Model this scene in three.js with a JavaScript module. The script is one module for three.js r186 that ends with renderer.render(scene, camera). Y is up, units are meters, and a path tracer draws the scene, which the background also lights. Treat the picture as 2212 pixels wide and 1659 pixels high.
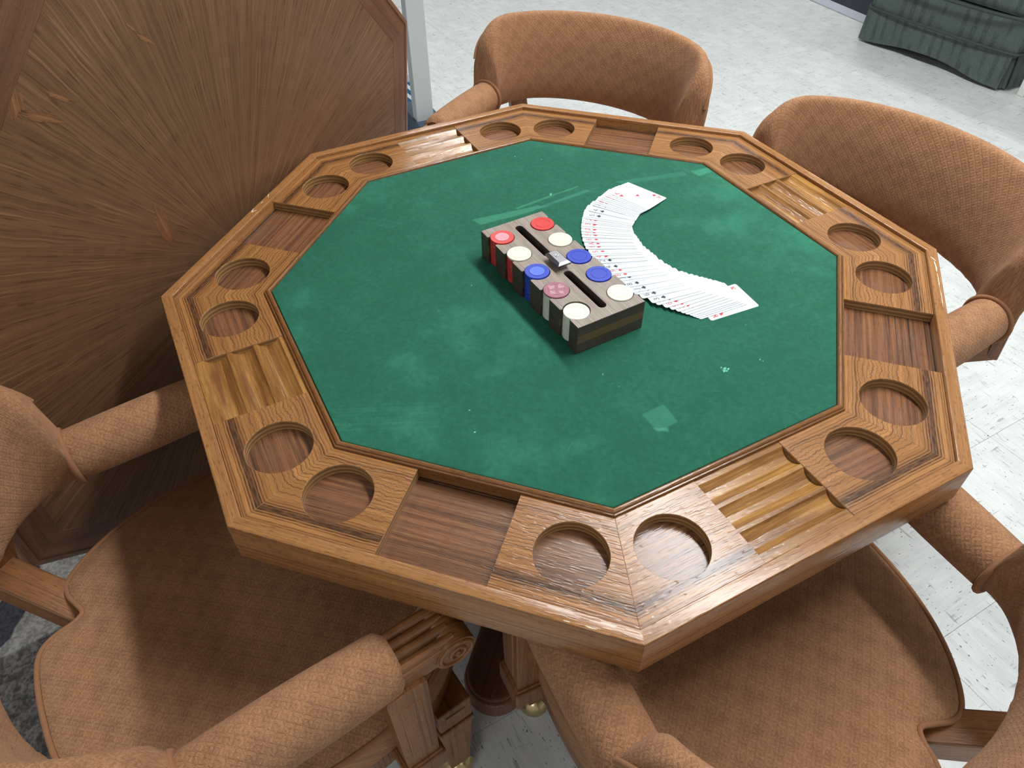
import * as THREE from 'three';
import { RoundedBoxGeometry } from 'three/addons/geometries/RoundedBoxGeometry.js';
import { mergeGeometries, mergeVertices, toCreasedNormals } from 'three/addons/utils/BufferGeometryUtils.js';
import { RectAreaLightUniformsLib } from 'three/addons/lights/RectAreaLightUniformsLib.js';

// ---------------------------------------------------------------- camera, exposure, lights
RectAreaLightUniformsLib.init();
const scene = new THREE.Scene();
const renderer = new THREE.WebGLRenderer({ antialias: true });
renderer.toneMapping = THREE.LinearToneMapping;
renderer.toneMappingExposure = 1.18;
renderer.shadowMap.enabled = true;
const camera = new THREE.PerspectiveCamera(55.569, 2212 / 1659, 0.05, 40);
camera.position.set(-0.47747, 1.43893, 0.85127);
camera.up.set(0.30573, 0.70747, -0.63719);
camera.lookAt(-0.47747 + 0.29347, 1.43893 - 0.70667, 0.85127 - 0.64381);

const CEIL = 2.78;                                             // ceiling height; the light fittings are recessed in it
const LIGHT_POWER = 11.5, KEY_POWER = 46, LIGHT_COLOR = new THREE.Color(0.985, 0.995, 1.0);
const LIGHT_W = 0.2, LIGHT_L = 2.4;
const LIGHT_SPOTS = [];
for (const x of [-2.7, 0.93, 4.5]) for (const z of [-3.7, -0.3, 3.1]) LIGHT_SPOTS.push([x, z]);
for (const [x, z] of LIGHT_SPOTS) {
  const a = new THREE.RectAreaLight(LIGHT_COLOR, x === 0.93 && z === -0.3 ? KEY_POWER : x < 0 && z > 1 ? LIGHT_POWER * 2 : x < 0 || z > 1 ? LIGHT_POWER * 0.65 : LIGHT_POWER * 1.5, LIGHT_W, LIGHT_L);
  a.position.set(x, CEIL - 0.012, z);
  a.rotation.x = -Math.PI / 2;
  a.castShadow = true;
  scene.add(a);
}

// ---------------------------------------------------------------- helpers
const TY = 0.725, R0 = 0.64, TH0 = 3.490658504;                 // table top height, circumradius, angle of its first corner
const AP = R0 * Math.cos(Math.PI / 8), T22 = Math.tan(Math.PI / 8);
const V = (x, y, z) => new THREE.Vector3(x, y, z);
function rng(seed) { let s = seed >>> 0; return () => { s = (s + 0x6d2b79f5) | 0; let t = Math.imul(s ^ (s >>> 15), 1 | s); t = (t + Math.imul(t ^ (t >>> 7), 61 | t)) ^ t; return ((t ^ (t >>> 14)) >>> 0) / 4294967296; }; }
const names = new Map();
function numbered(n) { const k = names.get(n) ?? 0; names.set(n, k + 1); return k ? n + '_' + String(k).padStart(3, '0') : n; }
function tag(o, label, category, group, kind) {
  if (label) o.userData.label = label;
  if (category) o.userData.category = category;
  if (group) o.userData.group = group;
  if (kind) o.userData.kind = kind;
  return o;
}
function base(name, x = 0, y = 0, z = 0, turn = 0) { const g = new THREE.Group(); g.name = numbered(name); g.position.set(x, y, z); g.rotation.y = turn; scene.add(g); return g; }
function mesh(name, geo, mat, parent = scene) {
  const m = new THREE.Mesh(geo, mat); m.name = parent === scene ? numbered(name) : name; m.castShadow = m.receiveShadow = true; parent.add(m);
  if (parent !== scene) { let n = 0; for (const c of parent.children) if (c !== m && (c.name === name || c.name.startsWith(name + '_0'))) n++; if (n) m.name = name + '_' + String(n).padStart(3, '0'); }
  return m;
}
const clean = (g) => { const o = g.index ? g.toNonIndexed() : g.clone(); for (const k of Object.keys(o.attributes)) if (!['position', 'normal', 'uv'].includes(k)) o.deleteAttribute(k); return o; };
const merged = (list) => mergeGeometries(list.map(clean));
// uv in metres with u along `dir`; the faces that look along dir use the two other axes
function boxUV(geo, dir = V(1, 0, 0), ou = 0, ov = 0) {
  const g = clean(geo), p = g.attributes.position, uv = new Float32Array(p.count * 2), a = V(), b = V(), c = V(), n = V(), t = V(), d = dir.clone().normalize();
  const alt = Math.abs(d.y) < 0.9 ? V(0, 1, 0) : V(1, 0, 0);
  for (let i = 0; i < p.count; i += 3) {
    a.fromBufferAttribute(p, i); b.fromBufferAttribute(p, i + 1); c.fromBufferAttribute(p, i + 2);
    n.copy(b).sub(a).cross(t.copy(c).sub(a)).normalize();
    let u = d; if (Math.abs(n.dot(d)) > 0.8) u = alt;
    const v = n.clone().cross(u); const best = [V(1, 0, 0), V(0, 1, 0), V(0, 0, 1)].map((e) => [e.dot(v), e]).sort((x, y) => Math.abs(y[0]) - Math.abs(x[0]))[0];
    if (best[0] < 0) v.negate();
    v.normalize();
    [a, b, c].forEach((q, k) => { uv[(i + k) * 2] = q.dot(u) + ou; uv[(i + k) * 2 + 1] = q.dot(v) + ov; });
  }
  g.setAttribute('uv', new THREE.BufferAttribute(uv, 2));
  return g;
}
function mapUV(geo, fn) { const g = clean(geo), p = g.attributes.position, n = g.attributes.normal, uv = new Float32Array(p.count * 2), a = V(), b = V();
  for (let i = 0; i < p.count; i++) { a.fromBufferAttribute(p, i); b.fromBufferAttribute(n, i); const q = fn(a, b); uv[i * 2] = q[0]; uv[i * 2 + 1] = q[1]; }
  g.setAttribute('uv', new THREE.BufferAttribute(uv, 2)); return g; }
const rbox = (w, h, d, r = 0.003, s = 2) => new RoundedBoxGeometry(w, h, d, s, Math.min(r, w / 2.1, h / 2.1, d / 2.1));
// outline in (x, z) extruded from y0 to y1
function slab(pts, y0, y1, { holes = [], bevel = 0, seg = 1 } = {}) {
  const sh = Array.isArray(pts) ? new THREE.Shape(pts.map(([x, z]) => new THREE.Vector2(x, -z))) : pts;
  for (const h of holes) sh.holes.push(h instanceof THREE.Path ? h : new THREE.Path(h.map(([x, z]) => new THREE.Vector2(x, -z))));
  const g = new THREE.ExtrudeGeometry(sh, { depth: y1 - y0 - 2 * bevel, bevelEnabled: bevel > 0, bevelSize: bevel, bevelThickness: bevel, bevelOffset: -bevel, bevelSegments: seg, curveSegments: 48 });
  g.translate(0, 0, bevel); g.rotateX(-Math.PI / 2); g.translate(0, y0, 0);
  return g;
}
// a closed tube along points (optionally open), elliptical section
function tube(pts, r, { closed = false, seg = 120, rad = 10 } = {}) { return new THREE.TubeGeometry(new THREE.CatmullRomCurve3(pts, closed), seg, r, rad, closed); }
// rows of points -> surface; rows all of the same length, closeU wraps each row
function skin(rows, { wrap = true, caps = false, uvf } = {}) {
  const n = rows[0].length, m = rows.length, pos = [], uv = [], idx = [];
  for (let j = 0; j < m; j++) for (let i = 0; i <= (wrap ? n : n - 1); i++) { const p = rows[j][i % n]; pos.push(p.x, p.y, p.z); const q = uvf ? uvf(j, i) : [i / n, j / m]; uv.push(q[0], q[1]); }
  const w = wrap ? n + 1 : n;
  for (let j = 0; j < m - 1; j++) for (let i = 0; i < w - 1; i++) { const a = j * w + i, b = a + 1, c = a + w, d = c + 1; idx.push(a, b, d, a, d, c); }
  const g = new THREE.BufferGeometry(); g.setAttribute('position', new THREE.Float32BufferAttribute(pos, 3)); g.setAttribute('uv', new THREE.Float32BufferAttribute(uv, 2)); g.setIndex(idx);
  g.computeVertexNormals();
  if (wrap) { const nn = g.attributes.normal; for (let j = 0; j < m; j++) { const a = j * w, b = a + n; const x = nn.getX(a) + nn.getX(b), y = nn.getY(a) + nn.getY(b), z = nn.getZ(a) + nn.getZ(b), l = Math.hypot(x, y, z) || 1; nn.setXYZ(a, x / l, y / l, z / l); nn.setXYZ(b, x / l, y / l, z / l); } }
  if (!caps) return g;
  const list = [clean(g)];
  for (const [row, flip] of [[rows[0], true], [rows[m - 1], false]]) {
    const c = row.reduce((s, p) => s.add(p), V()).multiplyScalar(1 / n), pp = [];
    for (let i = 0; i < n; i++) { const a = row[i], b = row[(i + 1) % n]; const t = flip ? [c, b, a] : [c, a, b]; for (const q of t) pp.push(q.x, q.y, q.z); }
    const e = new THREE.BufferGeometry(); e.setAttribute('position', new THREE.Float32BufferAttribute(pp, 3)); e.setAttribute('uv', new THREE.Float32BufferAttribute(new Float32Array(pp.length / 3 * 2), 2)); e.computeVertexNormals(); list.push(e);
  }
  return mergeGeometries(list);
}

// ---------------------------------------------------------------- noise and textures
const PERM = (() => { const r = rng(77), a = new Float32Array(65536); for (let i = 0; i < 65536; i++) a[i] = r(); return a; })();
const hash = (x, y, s) => PERM[((x * 73 + y * 3571 + s * 9176) ^ (y * 131 + s * 57)) & 65535];
function noise(x, y, px, py, s = 0) {                             // value noise with period (px, py), 0..1
  const x0 = Math.floor(x), y0 = Math.floor(y); let fx = x - x0, fy = y - y0; fx = fx * fx * (3 - 2 * fx); fy = fy * fy * (3 - 2 * fy);
  const X0 = ((x0 % px) + px) % px, X1 = (X0 + 1) % px, Y0 = ((y0 % py) + py) % py, Y1 = (Y0 + 1) % py;
  const a = hash(X0, Y0, s), b = hash(X1, Y0, s), c = hash(X0, Y1, s), d = hash(X1, Y1, s);
  return a + (b - a) * fx + (c - a) * fy + (a - b - c + d) * fx * fy;
}
function fbm(u, v, fu, fv, oct, s) { let t = 0, a = 0.5, w = 0; for (let o = 0; o < oct; o++) { t += a * noise(u * fu, v * fv, fu, fv, s + o); w += a; a *= 0.5; fu *= 2; fv *= 2; } return t / w; }
const clamp = (x, a = 0, b = 1) => Math.min(b, Math.max(a, x)), lerp = (a, b, t) => a + (b - a) * t, smooth = (a, b, x) => { const t = clamp((x - a) / (b - a)); return t * t * (3 - 2 * t); };
const mix = (A, B, t) => [lerp(A[0], B[0], t), lerp(A[1], B[1], t), lerp(A[2], B[2], t)];
const hex = (h) => [(h >> 16) & 255, (h >> 8) & 255, h & 255];
function dataTex(w, h, fn, { color = true, size = [1, 1] } = {}) {
  const d = new Uint8Array(w * h * 4);
  for (let y = 0, o = 0; y < h; y++) for (let x = 0; x < w; x++, o += 4) { const c = fn((x + 0.5) / w, (y + 0.5) / h); d[o] = clamp(c[0], 0, 255); d[o + 1] = clamp(c[1], 0, 255); d[o + 2] = clamp(c[2], 0, 255); d[o + 3] = 255; }
  const t = new THREE.DataTexture(d, w, h); t.wrapS = t.wrapT = THREE.RepeatWrapping; t.magFilter = THREE.LinearFilter; t.minFilter = THREE.LinearMipmapLinearFilter; t.repeat.set(1 / size[0], 1 / size[1]);
  if (color) t.colorSpace = THREE.SRGBColorSpace; t.needsUpdate = true; return t;
}
const gray = (v) => [v * 255, v * 255, v * 255];
// straight-grained wood: u along the grain. fibre = fine streaks, band = broad tone bands, vein = dark lines
function woodTex(w, h, size, { light, dark, vein, fu = 3, fv = 40, contrast = 0.55, veins = 0.3, pores = 0.25, seed = 0, wob = 0.015 }) {
  return dataTex(w, h, (u, v) => {
    const wv = v + wob * (fbm(u, v, 2, 3, 2, seed + 60) - 0.5);
    const b = fbm(u, wv, fu, fv, 3, seed), f = fbm(u, wv, fu * 4, fv * 6, 2, seed + 9), z = fbm(u, wv, 2, Math.max(4, fv >> 2), 2, seed + 20);
    let c = mix(light, dark, clamp(contrast * (0.65 * (b - 0.5) * 2 + 0.35 * (f - 0.5) * 2 + 0.5 * (z - 0.5) * 2) + 0.42));
    const ve = smooth(0.66, 0.8, fbm(u, wv, 1, fv, 2, seed + 33)); c = mix(c, vein, veins * ve);
    const po = smooth(0.74, 0.86, noise(u * fu * 16, wv * fv * 8, fu * 16, fv * 8, seed + 44)); c = mix(c, vein, pores * po);
    return c;
  }, { size });
}
const std = (o) => new THREE.MeshPhysicalMaterial({ roughness: 0.5, metalness: 0, ...o });
const woodBump = dataTex(512, 256, (u, v) => gray(clamp(0.75 - 0.5 * smooth(0.6, 0.8, noise(u * 24, v * 90, 24, 90, 5)) + 0.35 * (fbm(u, v, 6, 64, 3, 8) - 0.5))), { color: false, size: [0.3, 0.1] });

const oakTex = woodTex(1024, 512, [0.7, 0.16], { light: hex(0xac7b4a), dark: hex(0x7f542f), vein: hex(0x573418), fu: 4, fv: 36, seed: 1, pores: 0.5, veins: 0.3, contrast: 0.6 });
const oak = std({ map: oakTex, bumpMap: woodBump, bumpScale: 0.0002, roughness: 0.24 });
const oakDark = std({ map: oakTex, color: 0xd6cfc6, bumpMap: woodBump, bumpScale: 0.0002, roughness: 0.24 });
const walnutTex = woodTex(1024, 512, [0.45, 0.13], { light: hex(0x8a5f3f), dark: hex(0x553825), vein: hex(0x33221c), fu: 2, fv: 34, seed: 71, pores: 0.3, veins: 0.9, contrast: 0.95, wob: 0.006 });
const walnut = std({ map: walnutTex, bumpMap: woodBump, bumpScale: 0.0002, roughness: 0.26 });
const troughTex = woodTex(1024, 512, [0.3, 0.14], { light: hex(0xab7d42), dark: hex(0x744c27), vein: hex(0x573619), fu: 3, fv: 16, seed: 121, pores: 0.15, veins: 0.45, contrast: 1.0, wob: 0.05 });
const trough = std({ map: troughTex, bumpMap: woodBump, bumpScale: 0.0002, roughness: 0.22 });
const plyTex = dataTex(256, 128, (u, v) => { const k = v * 5 + 0.3 * (fbm(u, v, 3, 2, 2, 4) - 0.5), i = Math.floor(k); let c = mix(hex(0xb08a58), hex(0x7c5833), clamp(0.5 + (i % 2 ? 0.35 : -0.35) + 0.8 * (fbm(u, v, 10, 24, 2, 7) - 0.5))); return mix(c, hex(0x4a3220), 0.55 * smooth(0.9, 1, k - i)); }, { size: [0.14, 0.0175] });
const ply = std({ map: plyTex, roughness: 0.5 });
// teak veneer of the cup panels: u = distance from the middle of the side, v = inset from the outer edge, both in metres
const VEINS = [[0.0300, 0.0005, 0.5], [0.0335, 0.0007, 0.7], [0.0372, 0.0009, 0.85], [0.0402, 0.0018, 0.85], [0.0440, 0.0008, 0.75], [0.0475, 0.0006, 0.6], [0.0515, 0.0004, 0.5], [0.0580, 0.0004, 0.3], [0.0655, 0.0005, 0.6], [0.0725, 0.0004, 0.4], [0.0785, 0.0006, 0.65], [0.0850, 0.0004, 0.5], [0.0905, 0.0006, 0.65], [0.0965, 0.0004, 0.45], [0.1020, 0.0006, 0.6], [0.1080, 0.0004, 0.5], [0.1135, 0.0006, 0.6], [0.1190, 0.0004, 0.45], [0.1245, 0.0005, 0.5], [0.1310, 0.0006, 0.6], [0.1345, 0.0008, 0.65], [0.1385, 0.0005, 0.5], [0.1440, 0.0005, 0.4], [0.0235, 0.0006, 0.4], [0.0205, 0.0005, 0.4]];
const teakTex = dataTex(1792, 1024, (u, v) => {
  const t = u * 0.28, d = v * 0.16, inner = smooth(0.05, 0.066, d) * (1 - smooth(0.125, 0.14, d));
  const amp = 0.0030 * inner * (0.35 + 0.9 * smooth(0.135, 0.085, t)) + 0.0006;
  let s = d + amp * (2 * fbm(u, v, 16, 6, 2, 150) - 1) + inner * 0.006 * (fbm(u, v, 4, 3, 2, 160) - 0.5) + 0.0012 * inner * Math.abs(Math.sin(t * 330 + 6 * fbm(u, v, 5, 4, 1, 170)));
  const f = fbm(u, v, 10, 150, 3, 140), g = fbm(u, v, 3, 22, 2, 145), fine = noise(u * 420, v * 640, 420, 640, 147);
  let c = mix(hex(0xb07c48), hex(0x81562f), clamp(0.42 + 0.7 * (f - 0.5) + 0.8 * (g - 0.5) + 0.28 * (fine - 0.5)));
  let k = 0; for (const [q, w, a] of VEINS) { const e = Math.abs(s - q) / w; if (e < 2.2) k = Math.max(k, (d > 0.054 ? 0.72 : 1) * a * (1 - smooth(0.5, 2.2, e)) * (0.55 + 0.9 * fbm(u, q * 60, 26, 61, 2, 180))); }
  const bundle = smooth(0.030, 0.036, d) * (1 - smooth(0.046, 0.052, d)); c = mix(c, hex(0x6b4426), 0.25 * bundle);
  return mix(c, hex(0x3f2818), clamp(k));
}, { size: [0.28, 0.16] });
const teak = std({ map: teakTex, bumpMap: woodBump, bumpScale: 0.0003, roughness: 0.25 });
const feltBump = dataTex(512, 512, (u, v) => gray(0.5 * noise(u * 256, v * 256, 256, 256, 3) + 0.5 * fbm(u, v, 64, 64, 2, 6)), { color: false, size: [0.12, 0.12] });
// felt colour: worn patches, scratches and lint, drawn where the photograph shows them (x, z in metres from the middle of the table)
const FELT = 1.1;
const feltTex = (() => {
  const N = 2048, cv = document.createElement('canvas'); cv.width = cv.height = N; const x = cv.getContext('2d'), im = x.createImageData(N, N), r = rng(5);
  for (let j = 0, o = 0; j < N; j++) for (let i = 0; i < N; i++, o += 4) {
    const u = i / N, v = j / N, a = fbm(u, v, 7, 7, 4, 200), b = fbm(u, v, 26, 26, 3, 210), e = fbm(u, v, 200, 200, 2, 220), w = smooth(0.5, 0.75, 0.6 * a + 0.4 * b);
    let c = mix(hex(0x115742), hex(0x2a735b), clamp(0.2 + 0.42 * w + 0.35 * (a - 0.5) + 0.3 * (b - 0.5) + 0.5 * (e - 0.5)));
    im.data[o] = c[0]; im.data[o + 1] = c[1]; im.data[o + 2] = c[2]; im.data[o + 3] = 255;
  }
  x.putImageData(im, 0, 0);
  const P = (q) => (q / FELT + 0.5) * N;
  const brush = (cx, cz, len, wid, ang, n, alpha, col = '120,190,165') => { for (let k = 0; k < n; k++) { x.save(); x.translate(P(cx), P(cz)); x.rotate(ang); x.strokeStyle = `rgba(${col},${alpha * (0.4 + r())})`; x.lineWidth = 1 + 2 * r(); const oy = (r() - 0.5) * wid / FELT * N, l = len / FELT * N; x.beginPath(); x.moveTo(-l / 2 + (r() - 0.3) * l * 0.15, oy); x.lineTo(l / 2 - (r() - 0.3) * l * 0.15, oy + (r() - 0.5) * 3); x.stroke(); x.restore(); } };
  // patches where the nap is rubbed flat: outlines with ragged edges
  const rub = (q, alpha) => { for (let k = 0; k < 7; k++) { x.fillStyle = `rgba(96,176,150,${alpha / 4})`; x.beginPath(); const n = q.length; for (let i = 0; i < n; i++) { const [ax, az] = q[i], [bx_, bz] = q[(i + 1) % n]; for (let m = 0; m < 8; m++) { const t = m / 8; x.lineTo(P(lerp(ax, bx_, t) + (r() - 0.5) * 0.0035), P(lerp(az, bz, t) + (r() - 0.5) * 0.0035)); } } x.fill(); } };
  rub([[-0.068, -0.212], [-0.060, -0.190], [0.02, -0.188], [0.062, -0.193], [0.062, -0.203], [0, -0.206]], 0.26); rub([[0.06, -0.198], [0.17, -0.214], [0.172, -0.205], [0.06, -0.191]], 0.16); rub([[0.02, -0.214], [0.16, -0.232], [0.161, -0.229], [0.02, -0.208]], 0.22);
  rub([[0.385, -0.185], [0.432, -0.18], [0.428, -0.164], [0.388, -0.162]], 0.22); rub([[0.23, -0.215], [0.37, -0.19], [0.37, -0.175], [0.24, -0.2]], 0.12); rub([[-0.048, 0.325], [-0.012, 0.322], [-0.012, 0.356], [-0.046, 0.362]], 0.17); rub([[-0.05, 0.352], [-0.03, 0.36], [-0.034, 0.366]], 0.3);
 brush(-0.22, -0.28, 0.08, 0.03, 0.7, 10, 0.08); brush(-0.36, 0.18, 0.14, 0.05, 0.4, 24, 0.06); brush(0.45, 0.05, 0.12, 0.06, -0.2, 24, 0.05); brush(0.47, 0.27, 0.1, 0.05, 0.3, 18, 0.05);
  for (let k = 0; k < 520; k++) { const a = r() * 6.28, l = (0.004 + 0.022 * r() * r()) / FELT * N, px = P((r() - 0.5) * 1.0), py = P((r() - 0.5) * 1.0); x.strokeStyle = `rgba(150,205,185,${0.06 + 0.16 * r()})`; x.lineWidth = 0.7 + 0.8 * r(); x.beginPath(); x.moveTo(px, py); x.quadraticCurveTo(px + l * 0.5 * Math.cos(a) + 4 * (r() - 0.5), py + l * 0.5 * Math.sin(a) + 6 * (r() - 0.5), px + l * Math.cos(a + 0.3), py + l * Math.sin(a + 0.3)); x.stroke(); }
  const fleck = (cx, cz, n, s) => { for (let k = 0; k < n; k++) { x.fillStyle = `rgba(150,235,205,${0.5 + 0.5 * r()})`; x.beginPath(); x.ellipse(P(cx + (r() - 0.5) * s), P(cz + (r() - 0.5) * s), 1 + 3 * r(), 0.8 + 1.2 * r(), r() * 6, 0, 7); x.fill(); } };
  fleck(0.1054, 0.3015, 16, 0.012); fleck(0.0999, -0.2271, 7, 0.006); fleck(0.38, 0.3, 4, 0.05);
  for (let k = 0; k < 26; k++) fleck((r() - 0.5) * 0.9, (r() - 0.5) * 0.9, 1, 0.001);
  const t = new THREE.CanvasTexture(cv); t.colorSpace = THREE.SRGBColorSpace; t.flipY = false; return t;
})();
const felt = std({ map: feltTex, bumpMap: feltBump, bumpScale: 0.0004, roughness: 0.95, sheen: 0.15, sheenRoughness: 0.6, sheenColor: new THREE.Color(0.35, 0.6, 0.5) });
// woven upholstery: raised key-like ribs in two directions
const keyBump = (u, v) => {
  const n = 8, a = u * n, b = v * n, i = Math.floor(a), j = Math.floor(b), fx = a - i, fy = b - j, dir = ((i + 2 * j) % 4 + 4) % 4;
  let h; const bar = (q) => smooth(0.12, 0.3, q) * (1 - smooth(0.7, 0.88, q));
  if (dir === 0) h = bar(fx) ; else if (dir === 1) h = bar(fy); else if (dir === 2) h = Math.max(bar(fx) * (fy > 0.5 ? 1 : 0), bar(fy) * (fx < 0.6 ? 1 : 0)); else h = Math.max(bar(fy) * (fx > 0.4 ? 1 : 0), bar(fx) * (fy < 0.5 ? 1 : 0));
  return h;
};
const fabricBump = dataTex(512, 512, (u, v) => { const w = 0.012 * (fbm(u, v, 6, 6, 2, 300) - 0.5), k = keyBump(u + w, v + w); return gray(clamp(0.15 + 0.5 * k + 0.3 * (fbm(u, v, 60, 60, 2, 310) - 0.5) + 0.25 * (noise(u * 128, v * 40, 128, 40, 312) - 0.5))); }, { color: false, size: [0.044, 0.044] });
const fabricTex = dataTex(512, 512, (u, v) => { const k = keyBump(u, v), n = fbm(u, v, 40, 40, 3, 320), m = fbm(u, v, 3, 3, 3, 330); return mix(hex(0x886045), hex(0xba8c62), clamp(0.4 + 0.2 * (k - 0.5) + 1.0 * (n - 0.5) + 0.4 * (m - 0.5))); }, { size: [0.072 * 4, 0.072 * 4] });
fabricTex.repeat.set(1 / 0.044, 1 / 0.044); fabricTex.rotation = fabricBump.rotation = Math.PI / 4;
const fabric = std({ map: fabricTex, bumpMap: fabricBump, bumpScale: 0.0007, roughness: 0.95, sheen: 0.3, sheenRoughness: 0.5, sheenColor: new THREE.Color(0.85, 0.55, 0.38) });
const weltMat = std({ map: fabricTex, color: 0xf0e8e2, roughness: 0.95, sheen: 0.35, sheenRoughness: 0.5, sheenColor: new THREE.Color(0.85, 0.55, 0.38) });
// lid: sunburst veneer, u = angle, v = radius in metres
const burstTex = dataTex(2048, 512, (u, v) => {
  const a = fbm(u, v, 420, 6, 3, 400), b = fbm(u, v, 170, 3, 2, 410), e = noise(u * 700, v * 18, 700, 18, 420), z = fbm(u, v, 16, 2, 2, 440);
  let c = mix(hex(0x9a7150), hex(0x61432e), clamp(0.5 + 0.75 * (a - 0.5) + 0.22 * (b - 0.5) + 0.12 * (z - 0.5)));
  c = mix(c, hex(0x3d2316), 0.4 * smooth(0.72, 0.9, e)); return mix(c, hex(0xc09068), 0.4 * smooth(0.72, 0.84, fbm(u, v, 300, 4, 2, 450)));
}, { size: [1, 0.7] });
burstTex.repeat.set(3, 1 / 0.7);
const burst = std({ map: burstTex, bumpMap: woodBump, bumpScale: 0.0001, roughness: 0.42 });
const bandTex = woodTex(512, 256, [0.4, 0.09], { light: hex(0x8a5f46), dark: hex(0x62412f), vein: hex(0x3a2015), fu: 4, fv: 22, seed: 471, contrast: 0.5, veins: 0.2, pores: 0.3 });
function burstTexFlat() { return woodTex(256, 256, [0.12, 0.06], { light: hex(0xa27048), dark: hex(0x6e4529), vein: hex(0x55331e), fu: 4, fv: 60, seed: 461, contrast: 0.8, veins: 0.3, pores: 0.3 }); }
const band = std({ map: bandTex, bumpMap: woodBump, bumpScale: 0.00015, roughness: 0.38 });
const worn = std({ map: burstTexFlat(), color: 0xffffff, roughness: 0.6 });
const chairWoodTex = woodTex(1024, 512, [0.5, 0.14], { light: hex(0x9a663a), dark: hex(0x694223), vein: hex(0x3d2613), fu: 3, fv: 26, seed: 501, pores: 0.35, veins: 0.35, contrast: 0.65, wob: 0.04 });
const chairWood = std({ map: chairWoodTex, bumpMap: woodBump, bumpScale: 0.0003, roughness: 0.36 });
const pedestalWood = std({ map: bandTex, color: 0xeadfd8, roughness: 0.4 });
const footEdge = std({ map: bandTex, roughness: 0.4 });
const brass = std({ color: new THREE.Color(0.62, 0.5, 0.26), metalness: 1, roughness: 0.28 });
const rubber = std({ color: new THREE.Color(0.2, 0.22, 0.25), roughness: 0.6 });
const blackMat = std({ color: new THREE.Color(0.02, 0.02, 0.02), roughness: 0.6 });
// vinyl floor: streaks, scuffs
const floorTex = dataTex(1024, 1024, (u, v) => {
  const a = fbm(u, v, 3, 26, 3, 600), b = fbm(u, v, 5, 5, 3, 610), e = fbm(u, v, 8, 90, 2, 620), f = smooth(0.7, 0.82, fbm(u, v, 7, 60, 2, 630)) * smooth(0.45, 0.6, b), g = smooth(0.73, 0.86, fbm(u, v, 60, 9, 2, 640)) * smooth(0.5, 0.62, fbm(u, v, 4, 4, 2, 650)), h = noise(u * 300, v * 300, 300, 300, 655);
  let c = mix(hex(0xe0e3e1), hex(0xc0c4c2), clamp(0.35 + 0.55 * (a - 0.5) + 0.6 * (b - 0.5) + 0.4 * (e - 0.5) + 0.25 * (h - 0.5)));
  c = mix(c, hex(0x7f827e), 0.48 * f); c = mix(c, hex(0x868985), 0.6 * g); return mix(c, hex(0x4a4b49), 0.75 * smooth(0.835, 0.88, fbm(u, v, 30, 120, 2, 660)));
}, { size: [0.3048, 0.3048] });
const floorMat = std({ map: floorTex, roughness: 0.42 });
const seamMat = std({ color: new THREE.Color(0.22, 0.22, 0.21), roughness: 0.9 });
const rugBump = dataTex(512, 512, (u, v) => gray(0.6 * fbm(u, v, 60, 60, 3, 700) + 0.4 * noise(u * 200, v * 200, 200, 200, 706)), { color: false, size: [0.15, 0.15] });
const paint = std({ color: new THREE.Color(0.55, 0.55, 0.55), roughness: 0.9 });
const chrome = std({ color: new THREE.Color(0.55, 0.55, 0.56), metalness: 1, roughness: 0.3 });

// ---------------------------------------------------------------- the room
const RX0 = -4.5, RX1 = 6.3, RZ0 = -6.6, RZ1 = 5.4;
const bx = (x0, x1, y0, y1, z0, z1) => new THREE.BoxGeometry(x1 - x0, y1 - y0, z1 - z0).translate((x0 + x1) / 2, (y0 + y1) / 2, (z0 + z1) / 2);
const floor = tag(mesh('floor', bx(RX0, RX1, -0.15, -0.0022, RZ0, RZ1), seamMat), 'pale grey streaked vinyl tile floor with scuff marks', null, null, 'structure');
{ // tiles: four turns / offsets of one geometry each; the ones in view singly, the rest joined
  const S = 0.3048, g = 0.0003, ROT = 4.1 * Math.PI / 180, O = V(0.566, 0, 0.5974), r = rng(31), kinds = [];
  for (let k = 0; k < 8; k++) { const t = slab([[-S / 2 + g, -S / 2 + g], [S / 2 - g, -S / 2 + g], [S / 2 - g, S / 2 - g], [-S / 2 + g, S / 2 - g]], -0.0024, 0, { bevel: 0.0003 }); const ou = r(), ov = r(); kinds.push(mapUV(t, (p) => (k % 2 ? [p.x + ou, p.z + ov] : [p.z + ou, p.x + ov]))); }
  const ux = V(Math.cos(ROT), 0, -Math.sin(ROT)), uz = V(Math.sin(ROT), 0, Math.cos(ROT)), rest = [], near = [];
  const pv = new THREE.Matrix4(); camera.updateMatrixWorld(); camera.updateProjectionMatrix(); pv.multiplyMatrices(camera.projectionMatrix, camera.matrixWorldInverse);
  for (let i = -22; i < 24; i++) for (let j = -28; j < 22; j++) {
    const c = O.clone().addScaledVector(ux, (i + 0.5) * S).addScaledVector(uz, (j + 0.5) * S); if (c.x < RX0 - 0.1 || c.x > RX1 + 0.1 || c.z < RZ0 - 0.1 || c.z > RZ1 + 0.1) continue;
    const q = c.clone().applyMatrix4(pv), k = r() < 0.82 ? 2 * Math.floor(r() * 4) : 2 * Math.floor(r() * 4) + 1;
    if (Math.abs(q.x) < 1.12 && Math.abs(q.y) < 1.12 && c.z < 1.3) near.push([c, k, q.z]); else rest.push([c, k]);
  }
  near.sort((a, b) => a[2] - b[2]); while (near.length > 300) rest.push(near.pop());
  for (const [c, k] of near) { const m = mesh('tile', kinds[k], floorMat, floor); m.position.copy(c); m.rotation.y = ROT; }
  const mm = merged(rest.map(([c, k]) => kinds[k].clone().rotateY(ROT).translate(c.x, 0, c.z)));
  const o = mesh('outer_tiles', mm, floorMat, floor); o.userData.kind = 'stuff';
}
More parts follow.
